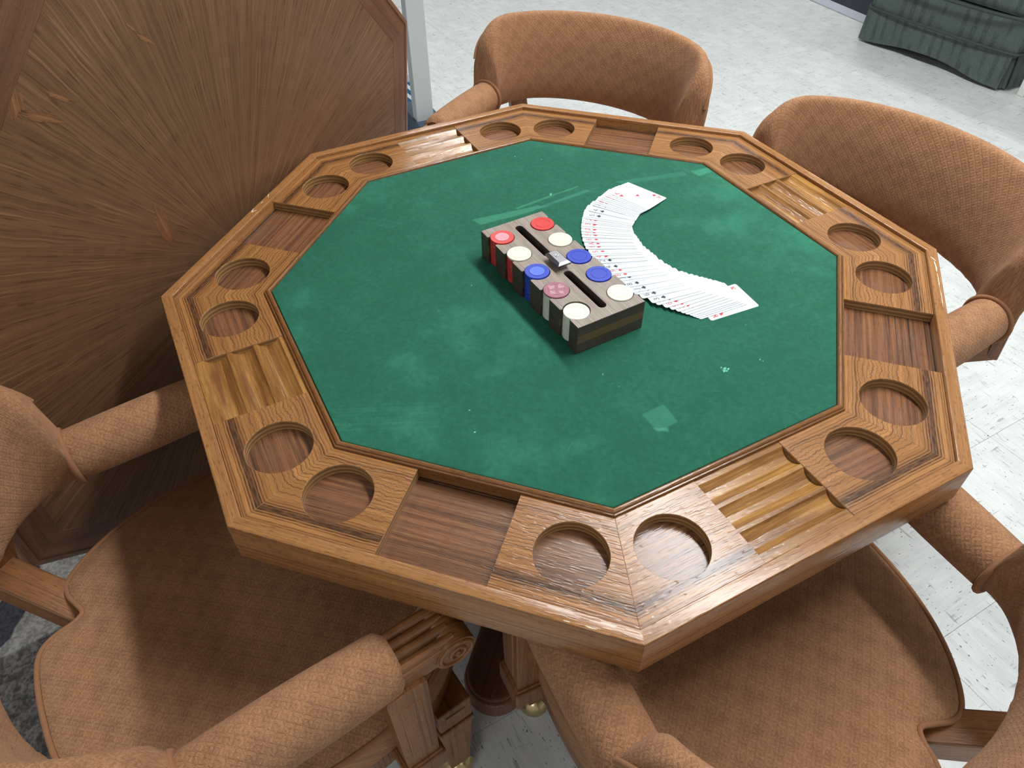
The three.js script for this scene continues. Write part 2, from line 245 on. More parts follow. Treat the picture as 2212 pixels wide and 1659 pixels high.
tag(mesh('wall_left', bx(RX0 - 0.15, RX0, -0.15, CEIL + 0.2, RZ0 - 0.15, RZ1 + 0.15), paint), 'plain off-white wall on the left', null, null, 'structure');
tag(mesh('wall_right', bx(RX1, RX1 + 0.15, -0.15, CEIL + 0.2, RZ0 - 0.15, RZ1 + 0.15), paint), 'plain off-white wall on the right', null, null, 'structure');
tag(mesh('wall_back', bx(RX0, RX1, -0.15, CEIL + 0.2, RZ0 - 0.15, RZ0), paint), 'plain off-white wall at the far end', null, null, 'structure');
tag(mesh('wall_front', bx(RX0, RX1, -0.15, CEIL + 0.2, RZ1, RZ1 + 0.15), paint), 'plain off-white wall behind the camera', null, null, 'structure');
tag(mesh('ceiling', bx(RX0, RX1, CEIL, CEIL + 0.2, RZ0, RZ1), paint), 'plain white ceiling', null, null, 'structure');
{ const glow = std({ color: 0xffffff, emissive: 0xffffff, emissiveIntensity: 0.8, roughness: 0.6 }), frame = std({ color: new THREE.Color(0.8, 0.8, 0.8), roughness: 0.5 });
  for (const [x, z] of LIGHT_SPOTS) {
    const t = base('ceiling_light', x, CEIL, z); tag(t, 'long white fluorescent ceiling light fitting above the room', 'ceiling light', 'ceiling lights');
    mesh('diffuser', bx(-LIGHT_W / 2, LIGHT_W / 2, -0.008, 0.002, -LIGHT_L / 2, LIGHT_L / 2), glow, t);
    const w = LIGHT_W / 2, l = LIGHT_L / 2; mesh('frame', merged([bx(-w - 0.03, -w, -0.012, 0, -l - 0.03, l + 0.03), bx(w, w + 0.03, -0.012, 0, -l - 0.03, l + 0.03), bx(-w, w, -0.012, 0, -l - 0.03, -l), bx(-w, w, -0.012, 0, l, l + 0.03)]), frame, t);
  } }

// ---------------------------------------------------------------- game table
// a bar with mitred ends along one side of an octagon: profile points [inset, y] (closed loop)
function mitred(profile, ap, flip = 1, uo = 0) {
  const n = profile.length, pos = [], uv = [], idx = []; let len = 0; const L = [0]; for (let i = 0; i < n; i++) { const a = profile[i], b = profile[(i + 1) % n]; len += Math.hypot(a[0] - b[0], a[1] - b[1]); L.push(len); }
  for (let i = 0; i <= n; i++) { const [d, y] = profile[i % n], h = (ap - d) * T22; pos.push(-h, y, ap - d, h, y, ap - d); uv.push(-h + uo, L[i], h + uo, L[i]); }
  for (let i = 0; i < n; i++) { const a = 2 * i; idx.push(a, a + 1, a + 3, a, a + 3, a + 2); }
  let g = new THREE.BufferGeometry(); g.setAttribute('position', new THREE.Float32BufferAttribute(pos, 3)); g.setAttribute('uv', new THREE.Float32BufferAttribute(uv, 2)); g.setIndex(idx); g = g.toNonIndexed(); g.computeVertexNormals();
  const tris = THREE.ShapeUtils.triangulateShape(profile.map(([d, y]) => new THREE.Vector2(d, y)), []), cp = [], cu = [];
  for (const s of [-1, 1]) for (const t of tris) { const o = s > 0 ? t : [t[0], t[2], t[1]]; for (const i of o) { const [d, y] = profile[i]; cp.push(s * (ap - d) * T22, y, ap - d); cu.push(d, y); } }
  const c = new THREE.BufferGeometry(); c.setAttribute('position', new THREE.Float32BufferAttribute(cp, 3)); c.setAttribute('uv', new THREE.Float32BufferAttribute(cu, 2)); c.computeVertexNormals();
  return mergeGeometries([toCreasedNormals(g, 0.6), c]);
}
const arc = (cx, cy, r, a0, a1, n) => Array.from({ length: n + 1 }, (_, i) => { const a = (a0 + (a1 - a0) * i / n) * Math.PI / 180; return [cx + r * Math.cos(a), cy + r * Math.sin(a)]; });
const table = base('game_table', 0, 0, 0); tag(table, 'octagonal wooden poker table with green felt top, cup holders and chip troughs', 'table');
const SIDE = (i) => { const a = TH0 + (i + 0.5) * Math.PI / 4; return Math.PI / 2 - a; };          // turn that brings local +z onto the outward normal of side i
{
  const put = (name, geo, mat, i, parent = table) => { const m = mesh(name, geo, mat, parent); m.position.y = TY; m.rotation.y = SIDE(i); return m; };
  const rim = [[0.0175, -0.063], ...arc(0.0163, -0.0012, 0.0012, 0, 90, 3), ...arc(0.0018, -0.0018, 0.0018, 90, 180, 4), [0, -0.061], [0.004, -0.065], [0.0155, -0.065]];
  const bead = [[0.1594, -0.022], [0.1594, -0.0045], ...arc(0.1556, -0.0036, 0.0038, 0, 170, 10), [0.1518, -0.0034], [0.1512, -0.0024], [0.1496, -0.0026], [0.1490, -0.0034], [0.1490, -0.022]];
  const under = [[0.149, -0.0300], [0.149, -0.0225], [0.0176, -0.0225], [0.0176, -0.0300]];
  const H = 0.0675, r0 = rng(9);
  const rims = [0, 1, 2, 3].map((k) => mitred(rim, AP, 1, k * 0.31)), beads = mitred(bead, AP), floors = [0, 1, 2].map((k) => mitred(under, AP, 1, k * 0.17));
  // one cup panel, drawn in (t, d): t along the side, d inset; s = -1 mirrors it
  const panel = (s) => {
    const d0 = 0.0179, d1 = 0.1488, z = (d) => AP - d, sh = new THREE.Shape(); const pts = [[H, d0], [(AP - d0) * T22, d0], [(AP - d1) * T22, d1], [H, d1]].map(([t, d]) => [s * t, -z(d)]);
    pts.forEach(([x, y], k) => (k ? sh.lineTo(x, y) : sh.moveTo(x, y))); sh.closePath(); const h = new THREE.Path(); h.absarc(s * 0.1465, -z(0.086), 0.044, 0, Math.PI * 2); sh.holes.push(h);
    const g = slab(sh, -0.0224, -0.006, { bevel: 0.0004 });
    const ng = g.attributes.normal.count; const groups = g.groups; const out = mapUV(g, (p, n) => (n.y > 0.3 ? [Math.abs(p.x), AP - p.z] : [Math.abs(n.x) > Math.abs(n.z) ? p.z : p.x, p.y + 0.0225]));
    out.clearGroups(); for (const q of groups) out.addGroup(q.start, q.count, q.materialIndex); return out;
  };
  const pR = panel(1), pL = panel(-1);
  // chip trough: three half-round channels between the cup panels
  const prof = [[0.0179, -0.0222], [0.0179, -0.0070]]; for (const c of [0.0478, 0.0862, 0.1246]) { const w = 0.0165, dp = 0.0080, R = (w * w + dp * dp) / (2 * dp), a = Math.asin(w / R) * 180 / Math.PI; for (const q of arc(c, -0.0070 - dp + R, R, 270 - a, 270 + a, 14)) prof.push(q); } prof.push([0.1488, -0.0070], [0.1488, -0.0222]);
  const chan = (() => { const sh = new THREE.Shape(prof.map(([d, y]) => new THREE.Vector2(AP - d, y))); const g = new THREE.ExtrudeGeometry(sh, { depth: 2 * H - 0.0006, bevelEnabled: false }); g.translate(0, 0, -H + 0.0003); g.rotateY(-Math.PI / 2); return toCreasedNormals(g, 0.5); })();
  for (let i = 0; i < 8; i++) {
    put('rim_rail', rims[i % 4], oak, i); put('bead_molding', beads, oakDark, i); put('recess_floor', floors[i % 3], walnut, i);
    put('cup_panel', pR, [teak, ply], i); put('cup_panel', pL, [teak, ply], i);
    if (i % 2) put('chip_trough', mapUV(chan, (p) => [p.x + i * 0.09, p.z + i * 0.031]), trough, i);
  }
  const oct = (ap, rot = 0) => Array.from({ length: 8 }, (_, k) => { const a = TH0 + k * Math.PI / 4, r = ap / Math.cos(Math.PI / 8); return [r * Math.cos(a), r * Math.sin(a)]; });
  const fl = mesh('felt_top', mapUV(slab(oct(AP - 0.1603), -0.016, -0.0028, { bevel: 0.0012, seg: 2 }), (p) => [p.x / FELT + 0.5, p.z / FELT + 0.5]), felt, table); fl.position.y = TY; fl.userData.label = 'worn green felt playing surface';
  mesh('underboard', boxUV(slab(oct(AP - 0.0176), TY - 0.045, TY - 0.0301)), pedestalWood, table);
  mesh('felt_support', boxUV(slab(oct(AP - 0.1595), TY - 0.0300, TY - 0.0162)), blackMat, table);
  mesh('pedestal', boxUV(slab(oct(0.15), 0.0605, TY - 0.0451, { bevel: 0.006, seg: 2 }), V(0, 1, 0)), pedestalWood, table);
  for (let k = 0; k < 4; k++) {                                   // four feet with rounded ends
    const w = 0.06, L = 0.395, sh = [[-w, 0.1], [-w, L]]; for (let a = 0; a <= 16; a++) { const q = Math.PI - a * Math.PI / 16; sh.push([w * Math.cos(q), L + w * Math.sin(q)]); } sh.push([w, 0.1]);
    const m = mesh('pedestal_foot', boxUV(slab(sh, 0, 0.048, { bevel: 0.006, seg: 3 }), V(0, 0, 1)), footEdge, table); m.rotation.y = SIDE(k * 2);
    const p = mesh('foot_cap', boxUV(slab(sh.map(([x, z]) => [x * 0.88, z > 0.2 ? L + (z - L) * 0.88 : z + 0.06]), 0.0481, 0.06, { bevel: 0.004, seg: 2 }), V(0, 0, 1)), pedestalWood, table); p.rotation.y = SIDE(k * 2);
  }
  // chipped varnish: thin bare flakes on the rails
  const bare = std({ color: new THREE.Color(0.78, 0.68, 0.5), roughness: 0.8 });
  const flake = (i, t, d, len, wid, seed, ang = 0) => { const r = rng(seed), pts = []; const n = 13; for (let k = 0; k < n; k++) { const q = k / (n - 1); pts.push([(q - 0.5) * len, wid * (0.35 + 0.65 * r()) * Math.sin(Math.PI * clamp(q, 0.06, 0.94))]); } for (let k = n - 2; k > 0; k--) { const q = k / (n - 1); pts.push([(q - 0.5) * len, -wid * 0.5 * r()]); } const g = slab(pts, 0, 0.00025); g.rotateY(ang); g.translate(t, 0.00002, AP - d); put('bare_flake', g, bare, i); };
  flake(4, 0.105, 0.0055, 0.05, 0.0011, 1); flake(4, 0.150, 0.0060, 0.045, 0.0013, 2); flake(4, 0.19, 0.0068, 0.035, 0.0022, 3, 0.05); flake(4, 0.212, 0.0085, 0.014, 0.0018, 4, 0.6);
  flake(0, -0.02, 0.0045, 0.016, 0.0016, 5, 0.3); flake(0, -0.02, 0.0085, 0.010, 0.0012, 6, -0.4); flake(0, -0.075, 0.0045, 0.014, 0.0013, 7, 0.5); flake(0, -0.05, 0.006, 0.006, 0.001, 8); flake(6, 0.188, 0.0035, 0.014, 0.0014, 9); flake(6, 0.162, 0.0030, 0.008, 0.0012, 10);
}

// ---------------------------------------------------------------- the lid leaning on the table
{
  const lid = new THREE.Group(); lid.name = numbered('table_lid'); scene.add(lid); tag(lid, 'large octagonal table lid with sunburst veneer leaning against the table', 'table top');
  const u = V(0.76878, 0, -0.63951), v = V(0.07703, 0.99272, 0.09260), n = u.clone().cross(v), RL = 0.6635, AL = RL * Math.cos(Math.PI / 8);
  lid.matrixAutoUpdate = true; lid.quaternion.setFromRotationMatrix(new THREE.Matrix4().makeBasis(u, v, n)); lid.position.set(-0.4975, 0.002, -0.5083).addScaledVector(n, -0.0005);
  const prof = [[0.0637, -0.030], [0.0637, -0.0006], [0.0632, -0.0001], [0.0142, -0.0001], [0.0135, -0.0012], [0.0122, -0.0012], [0.0116, 0], ...arc(0.006, -0.006, 0.006, 90, 180, 4), [0, -0.0295], [0.0005, -0.030]];
  const spin = (g, k) => { g.rotateX(Math.PI / 2); g.rotateZ(k * Math.PI / 4 + Math.PI); g.translate(0, AL, 0); return g; };
  for (let k = 0; k < 8; k++) {
    mesh('border_strip', spin(mitred(prof.map(([d, y]) => [d, -y]).reverse().map(([d, y]) => [d, -y]).reverse(), AL, 1, k * 0.23).rotateZ(0), k), band, lid);
    const a0 = k * Math.PI / 4 - Math.PI / 8, r = (AL - 0.0637) / Math.cos(Math.PI / 8), rows = [], N = 8, M = 8;
    for (let j = 0; j <= M; j++) { const row = []; for (let i = 0; i <= N; i++) { const e = i / N, p = V(Math.cos(a0), Math.sin(a0), 0).multiplyScalar(r * (1 - e)).add(V(Math.cos(a0 + Math.PI / 4), Math.sin(a0 + Math.PI / 4), 0).multiplyScalar(r * e)).multiplyScalar((j + 0.02) / (M + 0.02)); p.z = -0.0004; row.push(p); } rows.push(row); }
    const g = skin(rows.reverse(), { wrap: false }); const p = g.attributes.position, uv = g.attributes.uv;
    for (let i = 0; i < p.count; i++) { let a = Math.atan2(p.getY(i), p.getX(i)); if (k === 4 && a < 0) a += Math.PI * 2; uv.setXY(i, a / (Math.PI * 2), Math.hypot(p.getX(i), p.getY(i))); }
    g.translate(0, AL, 0); mesh('veneer_wedge', g, burst, lid);
  }
  const pts = Array.from({ length: 8 }, (_, k) => { const a = (k + 0.5) * Math.PI / 4, r = (AL - 0.0638) / Math.cos(Math.PI / 8); return new THREE.Vector2(r * Math.cos(a), r * Math.sin(a)); });
  const back = new THREE.ExtrudeGeometry(new THREE.Shape(pts), { depth: 0.028, bevelEnabled: false }); back.translate(0, AL, -0.0295); mesh('backing_board', back, pedestalWood, lid);
  // worn spots where the finish is rubbed off
  const spot = (x, y, len, wid, ang, seed) => { const r = rng(seed), q = []; for (let k = 0; k < 40; k++) { const a = k / 40 * Math.PI * 2, s = 0.55 + 0.65 * r(); q.push(new THREE.Vector2(len / 2 * Math.cos(a) * s, wid / 2 * Math.sin(a) * s)); } const g = new THREE.ExtrudeGeometry(new THREE.Shape(q), { depth: 0.00015, bevelEnabled: false }); mapUV(g, (p) => [p.x, p.y]); const h = boxUV(g); h.rotateZ(ang); h.translate(x, y, -0.0003); mesh('rubbed_spot', h, worn, lid); };
  LIDSPOTS(spot);
}
function LIDSPOTS(spot) { spot(-0.166, 0.785, 0.085, 0.026, 1.75, 4); spot(-0.103, 1.066, 0.034, 0.009, -0.7, 3); spot(-0.122, 1.088, 0.022, 0.005, -0.8, 13); spot(-0.322, 1.062, 0.045, 0.03, 1.4, 5); spot(-0.292, 1.03, 0.06, 0.014, -0.6, 6); spot(-0.262, 1.046, 0.05, 0.008, -0.7, 7); }

// ---------------------------------------------------------------- chairs
const RA = 0.272, RD = 0.172;                                       // half width and depth of the back's curve
const backTop = (t) => { const w = Math.min(1, t / 0.34); return 0.655 + 0.143 * Math.pow(1 - Math.pow(1 - w, 2.7), 1 / 2.2); };
const backPoint = (phi, off, y) => { const s = Math.sin(phi), c = Math.cos(phi), le = 0.028 * (y - 0.58) / 0.19, fl = 0.016 * smooth(0.6, 0.79, y); return V((RA + off + fl) * s, y, -0.155 - (RD + off) * c - le * c); };
const sgnpow = (x, p) => Math.sign(x) * Math.pow(Math.abs(x), p);
const seatPoint = (a, k = 1) => {                                  // outline of the seat; a from 0 (right) over pi/2 (front)
  const c = Math.cos(a), s = Math.sin(a); let x = 0.277 * sgnpow(c, 2 / 2.5), z = (s > 0 ? 0.25 : 0.314) * sgnpow(s, 2 / 2.3), m = 1;
  for (const q of [-1, 1]) { const n = Math.atan2(-0.272, q * 0.147), da = Math.atan2(z, x) - n; m -= 0.155 * Math.exp(-((da / 0.105) ** 2)); }
  return V(x * m * k, 0, z * m * k);
};
function makeChair() {
  const t = base('captain_chair');
  // seat cushion
  const NS = 200, ang = Array.from({ length: NS }, (_, i) => i / NS * Math.PI * 2), rows = [], prof = [[0.955, 0.372], [0.99, 0.374], [1.0, 0.382], [1.0, 0.44], [0.996, 0.449], [0.985, 0.4535]];
  for (const [k, y] of prof) rows.push(ang.map((a) => seatPoint(a, k).setY(y)));
  for (let j = 1; j <= 16; j++) { const q = 1 - j / 16, y = 0.4535 + 0.024 * (1 - Math.pow(q, 3.2)); rows.push(ang.map((a) => seatPoint(a, 0.985 * q + 0.0005).setY(y))); }
  const sg = skin(rows.reverse().map((r) => r.slice()), { wrap: true }); const sp = sg.attributes.position, su = sg.attributes.uv; for (let i = 0; i < sp.count; i++) { const y = sp.getY(i); su.setXY(i, sp.getX(i), sp.getZ(i) + (y < 0.449 ? y : 0)); }
  mesh('seat_cushion', sg, fabric, t);
  mesh('seat_welt', tube(ang.filter((_, i) => i % 2 === 0).map((a) => seatPoint(a, 1.004).setY(0.4495)), 0.0042, { closed: true, seg: 300, rad: 8 }), weltMat, t);
  mesh('seat_rail', boxUV(slab(ang.map((a) => { const p = seatPoint(a, 0.985); return [p.x, p.z]; }), 0.328, 0.3715, { bevel: 0.004, seg: 2 })), chairWood, t);
  // padded back, from arm to arm round the rear
  const NB = 72, NC = 40, bR = [];
  for (let j = 0; j <= NB; j++) {
    const phi = lerp(-90, 90, j / NB) * Math.PI / 180, f = (90 - Math.abs(phi) * 180 / Math.PI) / 90, yb = 0.576 + 0.01 * smooth(0, 0.5, f), yt = backTop(f), row = [];
    for (let i = 0; i < NC; i++) { const a = i / NC * Math.PI * 2, h = (yt - yb) / 2, e = 2 / (2 + 0.9 * smooth(0, 0.3, f)), oy = sgnpow(Math.sin(a), e) * h, ox = -sgnpow(Math.cos(a), lerp(1, 0.72, smooth(0, 0.3, f))) * (0.0385 - 0.006 * smooth(0, 0.2, f) - 0.014 * smooth(0, 0.3, f) * smooth(-0.4, 1, Math.sin(a))), y = (yb + yt) / 2 + oy; const pleat = 0.0012 * (Math.cos(a) > 0.3 ? 1 : 0) * Math.sin(j * 1.9) * noise(j * 0.4, i * 0.15, 60, 60, 9) * smooth(0.2, 0.6, f); row.push(backPoint(phi, ox + pleat, y)); }
    bR.push(row);
  }
  const arcs = bR.map((r) => { const L = [0]; for (let i = 0; i < NC; i++) L.push(L[i] + r[i].distanceTo(r[(i + 1) % NC])); return L; });
  const bg = skin(bR, { wrap: true, caps: true, uvf: (j, i) => [0, arcs[j][i] - arcs[j][NC] / 4] }); { const p = bg.attributes.position, u = bg.attributes.uv; for (let i = 0; i < p.count; i++) { const x = p.getX(i), z = p.getZ(i) + 0.155, a = Math.atan2(x / RA, -z / RD); u.setX(i, a * 0.25 + 0.5); } }
  mesh('back_cushion', bg, fabric, t);
  const pw = []; for (let j = 1; j < NB; j++) { const i = Math.round(NC * 132 / 360), p = bR[j][i], q = bR[j][i - 1], e = bR[j][i + 1].clone().sub(q), o = V(p.x, 0, p.z + 0.155).normalize().add(V(0, 0.8, 0)).normalize(); pw.push(p.clone().addScaledVector(o, 0.0012)); }
  mesh('back_welt', tube(pw, 0.0038, { seg: 240, rad: 8 }), weltMat, t);
  for (const s of [-1, 1]) {
    // arm: padded tube, then bare fluted wood with a scrolled end, on a post
    const ar = []; const NA = 26; for (let j = 0; j <= NA; j++) { const z = lerp(-0.16, 0.085, j / NA), q = j / NA, e = q > 0.93 ? Math.sqrt(Math.max(0, 1 - ((q - 0.93) / 0.07) ** 2)) * 0.25 + 0.75 : 1, w = (0.0385 + 0.003 * Math.sin(Math.PI * q)) * e, h = (0.0395 + 0.002 * Math.sin(Math.PI * q)) * e; ar.push(Array.from({ length: 28 }, (_, i) => { const a = -i / 28 * Math.PI * 2; return V(s * RA + w * Math.cos(a), 0.6155 + h * Math.sin(a), z); })); }
    const ag = skin(ar, { wrap: true, caps: true, uvf: (j, i) => [j / NA * 0.245, i / 28 * 0.245] }); mesh('arm_pad', ag, fabric, t);
    mesh('arm_welt', tube(Array.from({ length: 24 }, (_, i) => { const a = i / 24 * Math.PI * 2; return V(s * RA + 0.0405 * Math.cos(a), 0.6155 + 0.0415 * Math.sin(a), -0.157); }), 0.0048, { closed: true, seg: 64, rad: 8 }), weltMat, t);
    const parts = [rbox(0.062, 0.034, 0.095, 0.004).translate(s * RA, 0.611, 0.105)];
    for (let k = 0; k < 4; k++) parts.push(new THREE.CylinderGeometry(0.0068, 0.0068, 0.095, 12, 1).rotateX(Math.PI / 2).translate(s * RA + (k - 1.5) * 0.0145, 0.6275, 0.105));
    mesh('arm_wood', boxUV(merged(parts), V(0, 0, 1)), chairWood, t);
    const sc = [new THREE.CylinderGeometry(0.027, 0.027, 0.064, 28).rotateZ(Math.PI / 2).translate(s * RA, 0.606, 0.150), new THREE.TorusGeometry(0.0215, 0.0028, 8, 28).rotateY(Math.PI / 2).translate(s * (RA + 0.032), 0.606, 0.150), new THREE.TorusGeometry(0.010, 0.0026, 8, 20).rotateY(Math.PI / 2).translate(s * (RA + 0.032), 0.604, 0.152), new THREE.SphereGeometry(0.005, 12, 8).translate(s * (RA + 0.032), 0.604, 0.152)];
    mesh('arm_scroll', boxUV(merged(sc), V(0, 0, 1)), chairWood, t);
    const post = [taper(0.044, 0.048, 0.05, 0.054, 0.228).translate(s * 0.285, 0.37 + 0.114, 0.08), rbox(0.056, 0.044, 0.062, 0.003).translate(s * 0.285, 0.346, 0.08), rbox(0.05, 0.008, 0.055, 0.002).translate(s * 0.285, 0.371, 0.08)];
    const po = mesh('arm_post', boxUV(merged(post), V(0, 1, 0)), chairWood, t);
    mesh('raised_panel', boxUV(rbox(0.006, 0.16, 0.03, 0.0025).translate(s * 0.3080, 0.485, 0.08), V(0, 1, 0)), chairWood, po);
    // side apron with the front leg at its end
    mesh('side_apron', boxUV(rbox(0.022, 0.085, 0.30, 0.003).translate(s * 0.222, 0.287, 0.02), V(0, 0, 1)), chairWood, t);
    for (const [lx, lz] of [[0.228, 0.155], [0.205, -0.165]]) {
      const lg = [rbox(0.058, 0.06, 0.058, 0.003).translate(s * lx, 0.3, lz), rbox(0.05, 0.01, 0.05, 0.002).translate(s * lx, 0.266, lz), rbox(0.062, 0.014, 0.062, 0.003).translate(s * lx, 0.256, lz), taper(0.038, 0.038, 0.056, 0.056, 0.187).translate(s * lx, 0.1565, lz)];
      const leg = mesh('leg', boxUV(merged(lg), V(0, 1, 0)), chairWood, t);
      mesh('raised_panel', boxUV(rbox(0.004, 0.10, 0.026, 0.0015).translate(s * (lx + 0.0255), 0.175, lz), V(0, 1, 0)), chairWood, leg); mesh('cap_panel', boxUV(rbox(0.004, 0.026, 0.034, 0.0015).translate(s * (lx + 0.0285), 0.3, lz), V(0, 0, 1)), chairWood, leg);
      const ca = mesh('caster', new THREE.SphereGeometry(0.0305, 28, 18, 0, Math.PI).rotateY(s * 0.5 + (s > 0 ? Math.PI / 2 : -Math.PI / 2)).translate(s * lx, 0.0305, lz), brass, t);
      const wh = merged([new THREE.CylinderGeometry(0.0300, 0.0305, 0.011, 28).rotateX(Math.PI / 2).translate(0, 0, -0.0075)]); wh.rotateY(s * 0.5 + (s > 0 ? Math.PI / 2 : -Math.PI / 2)); wh.translate(s * lx, 0.0305, lz); mesh('caster_wheel', wh, rubber, ca);
      const hub = merged([new THREE.SphereGeometry(0.0285, 24, 14, Math.PI, Math.PI).scale(1, 1, 0.6).translate(0, 0, -0.012)]); hub.rotateY(s * 0.5 + (s > 0 ? Math.PI / 2 : -Math.PI / 2)); hub.translate(s * lx, 0.0305, lz); mesh('caster_hub', hub, blackMat, ca);
      mesh('caster_stem', new THREE.CylinderGeometry(0.008, 0.008, 0.02, 12).translate(s * lx, 0.062, lz), chrome, ca);
    }
    // wooden stay from the seat's notch to the back
    const A = V(s * 0.125, 0.395, -0.215), B = V(s * 0.258, 0.468, -0.325), d = B.clone().sub(A), L = d.length(), st = rbox(0.05, 0.05, L, 0.003); st.applyMatrix4(new THREE.Matrix4().lookAt(V(), d.clone().negate(), V(0, 1, 0))); st.translate((A.x + B.x) / 2, (A.y + B.y) / 2, (A.z + B.z) / 2);
    const U0 = B.clone().add(V(0, -0.022, 0)), U1 = backPoint(s * 0.99, 0.034, 0.66), ud = U1.clone().sub(U0), up = rbox(0.05, ud.length(), 0.022, 0.003).rotateY(Math.atan2(B.x, B.z + 0.155)); up.applyQuaternion(new THREE.Quaternion().setFromUnitVectors(V(0, 1, 0), ud.clone().normalize())); up.translate((U0.x + U1.x) / 2, (U0.y + U1.y) / 2, (U0.z + U1.z) / 2);
    mesh('back_stay', merged([boxUV(st, d), boxUV(up, V(0, 1, 0))]), chairWood, t);
  }
  return t;
}
function taper(w0, d0, w1, d1, h) {                                // a four-sided taper, w0 x d0 at the foot, w1 x d1 at the top
  const g = rbox(1, 1, 1, 0.04); const p = g.attributes.position; for (let i = 0; i < p.count; i++) { const y = p.getY(i), q = y + 0.5; p.setXYZ(i, p.getX(i) * lerp(w0, w1, q), y * h, p.getZ(i) * lerp(d0, d1, q)); } g.computeVertexNormals(); return g;
}
const chair0 = makeChair(); let chairN = 0;
function chair(x, z, ang, label) { const o = chairN++ ? chair0.clone() : chair0; if (chairN > 1) { o.name = numbered('captain_chair'); scene.add(o); } o.position.set(x, 0, z); o.rotation.set(0, Math.atan2(Math.cos(ang), Math.sin(ang)), 0); o.userData = { label, category: 'chair', group: 'brown captain chairs round the table' }; return o; }
const deg = Math.PI / 180;
chair(-0.581, 0.197, Math.atan2(-0.17, 0.98), 'brown upholstered captain chair nearest the leaning lid, its seat half in the table shadow');
chair(0.012, 0.513, -Math.PI / 2, 'brown upholstered captain chair pushed under the corner nearest the camera, by the shiny cup holders');
chair(0.286, -0.588, 145 * deg, 'brown upholstered captain chair at the far side, beside the grey metal post');
chair(0.482, 0.066, 172 * deg, 'brown upholstered captain chair between the table and the green skirted sofa');

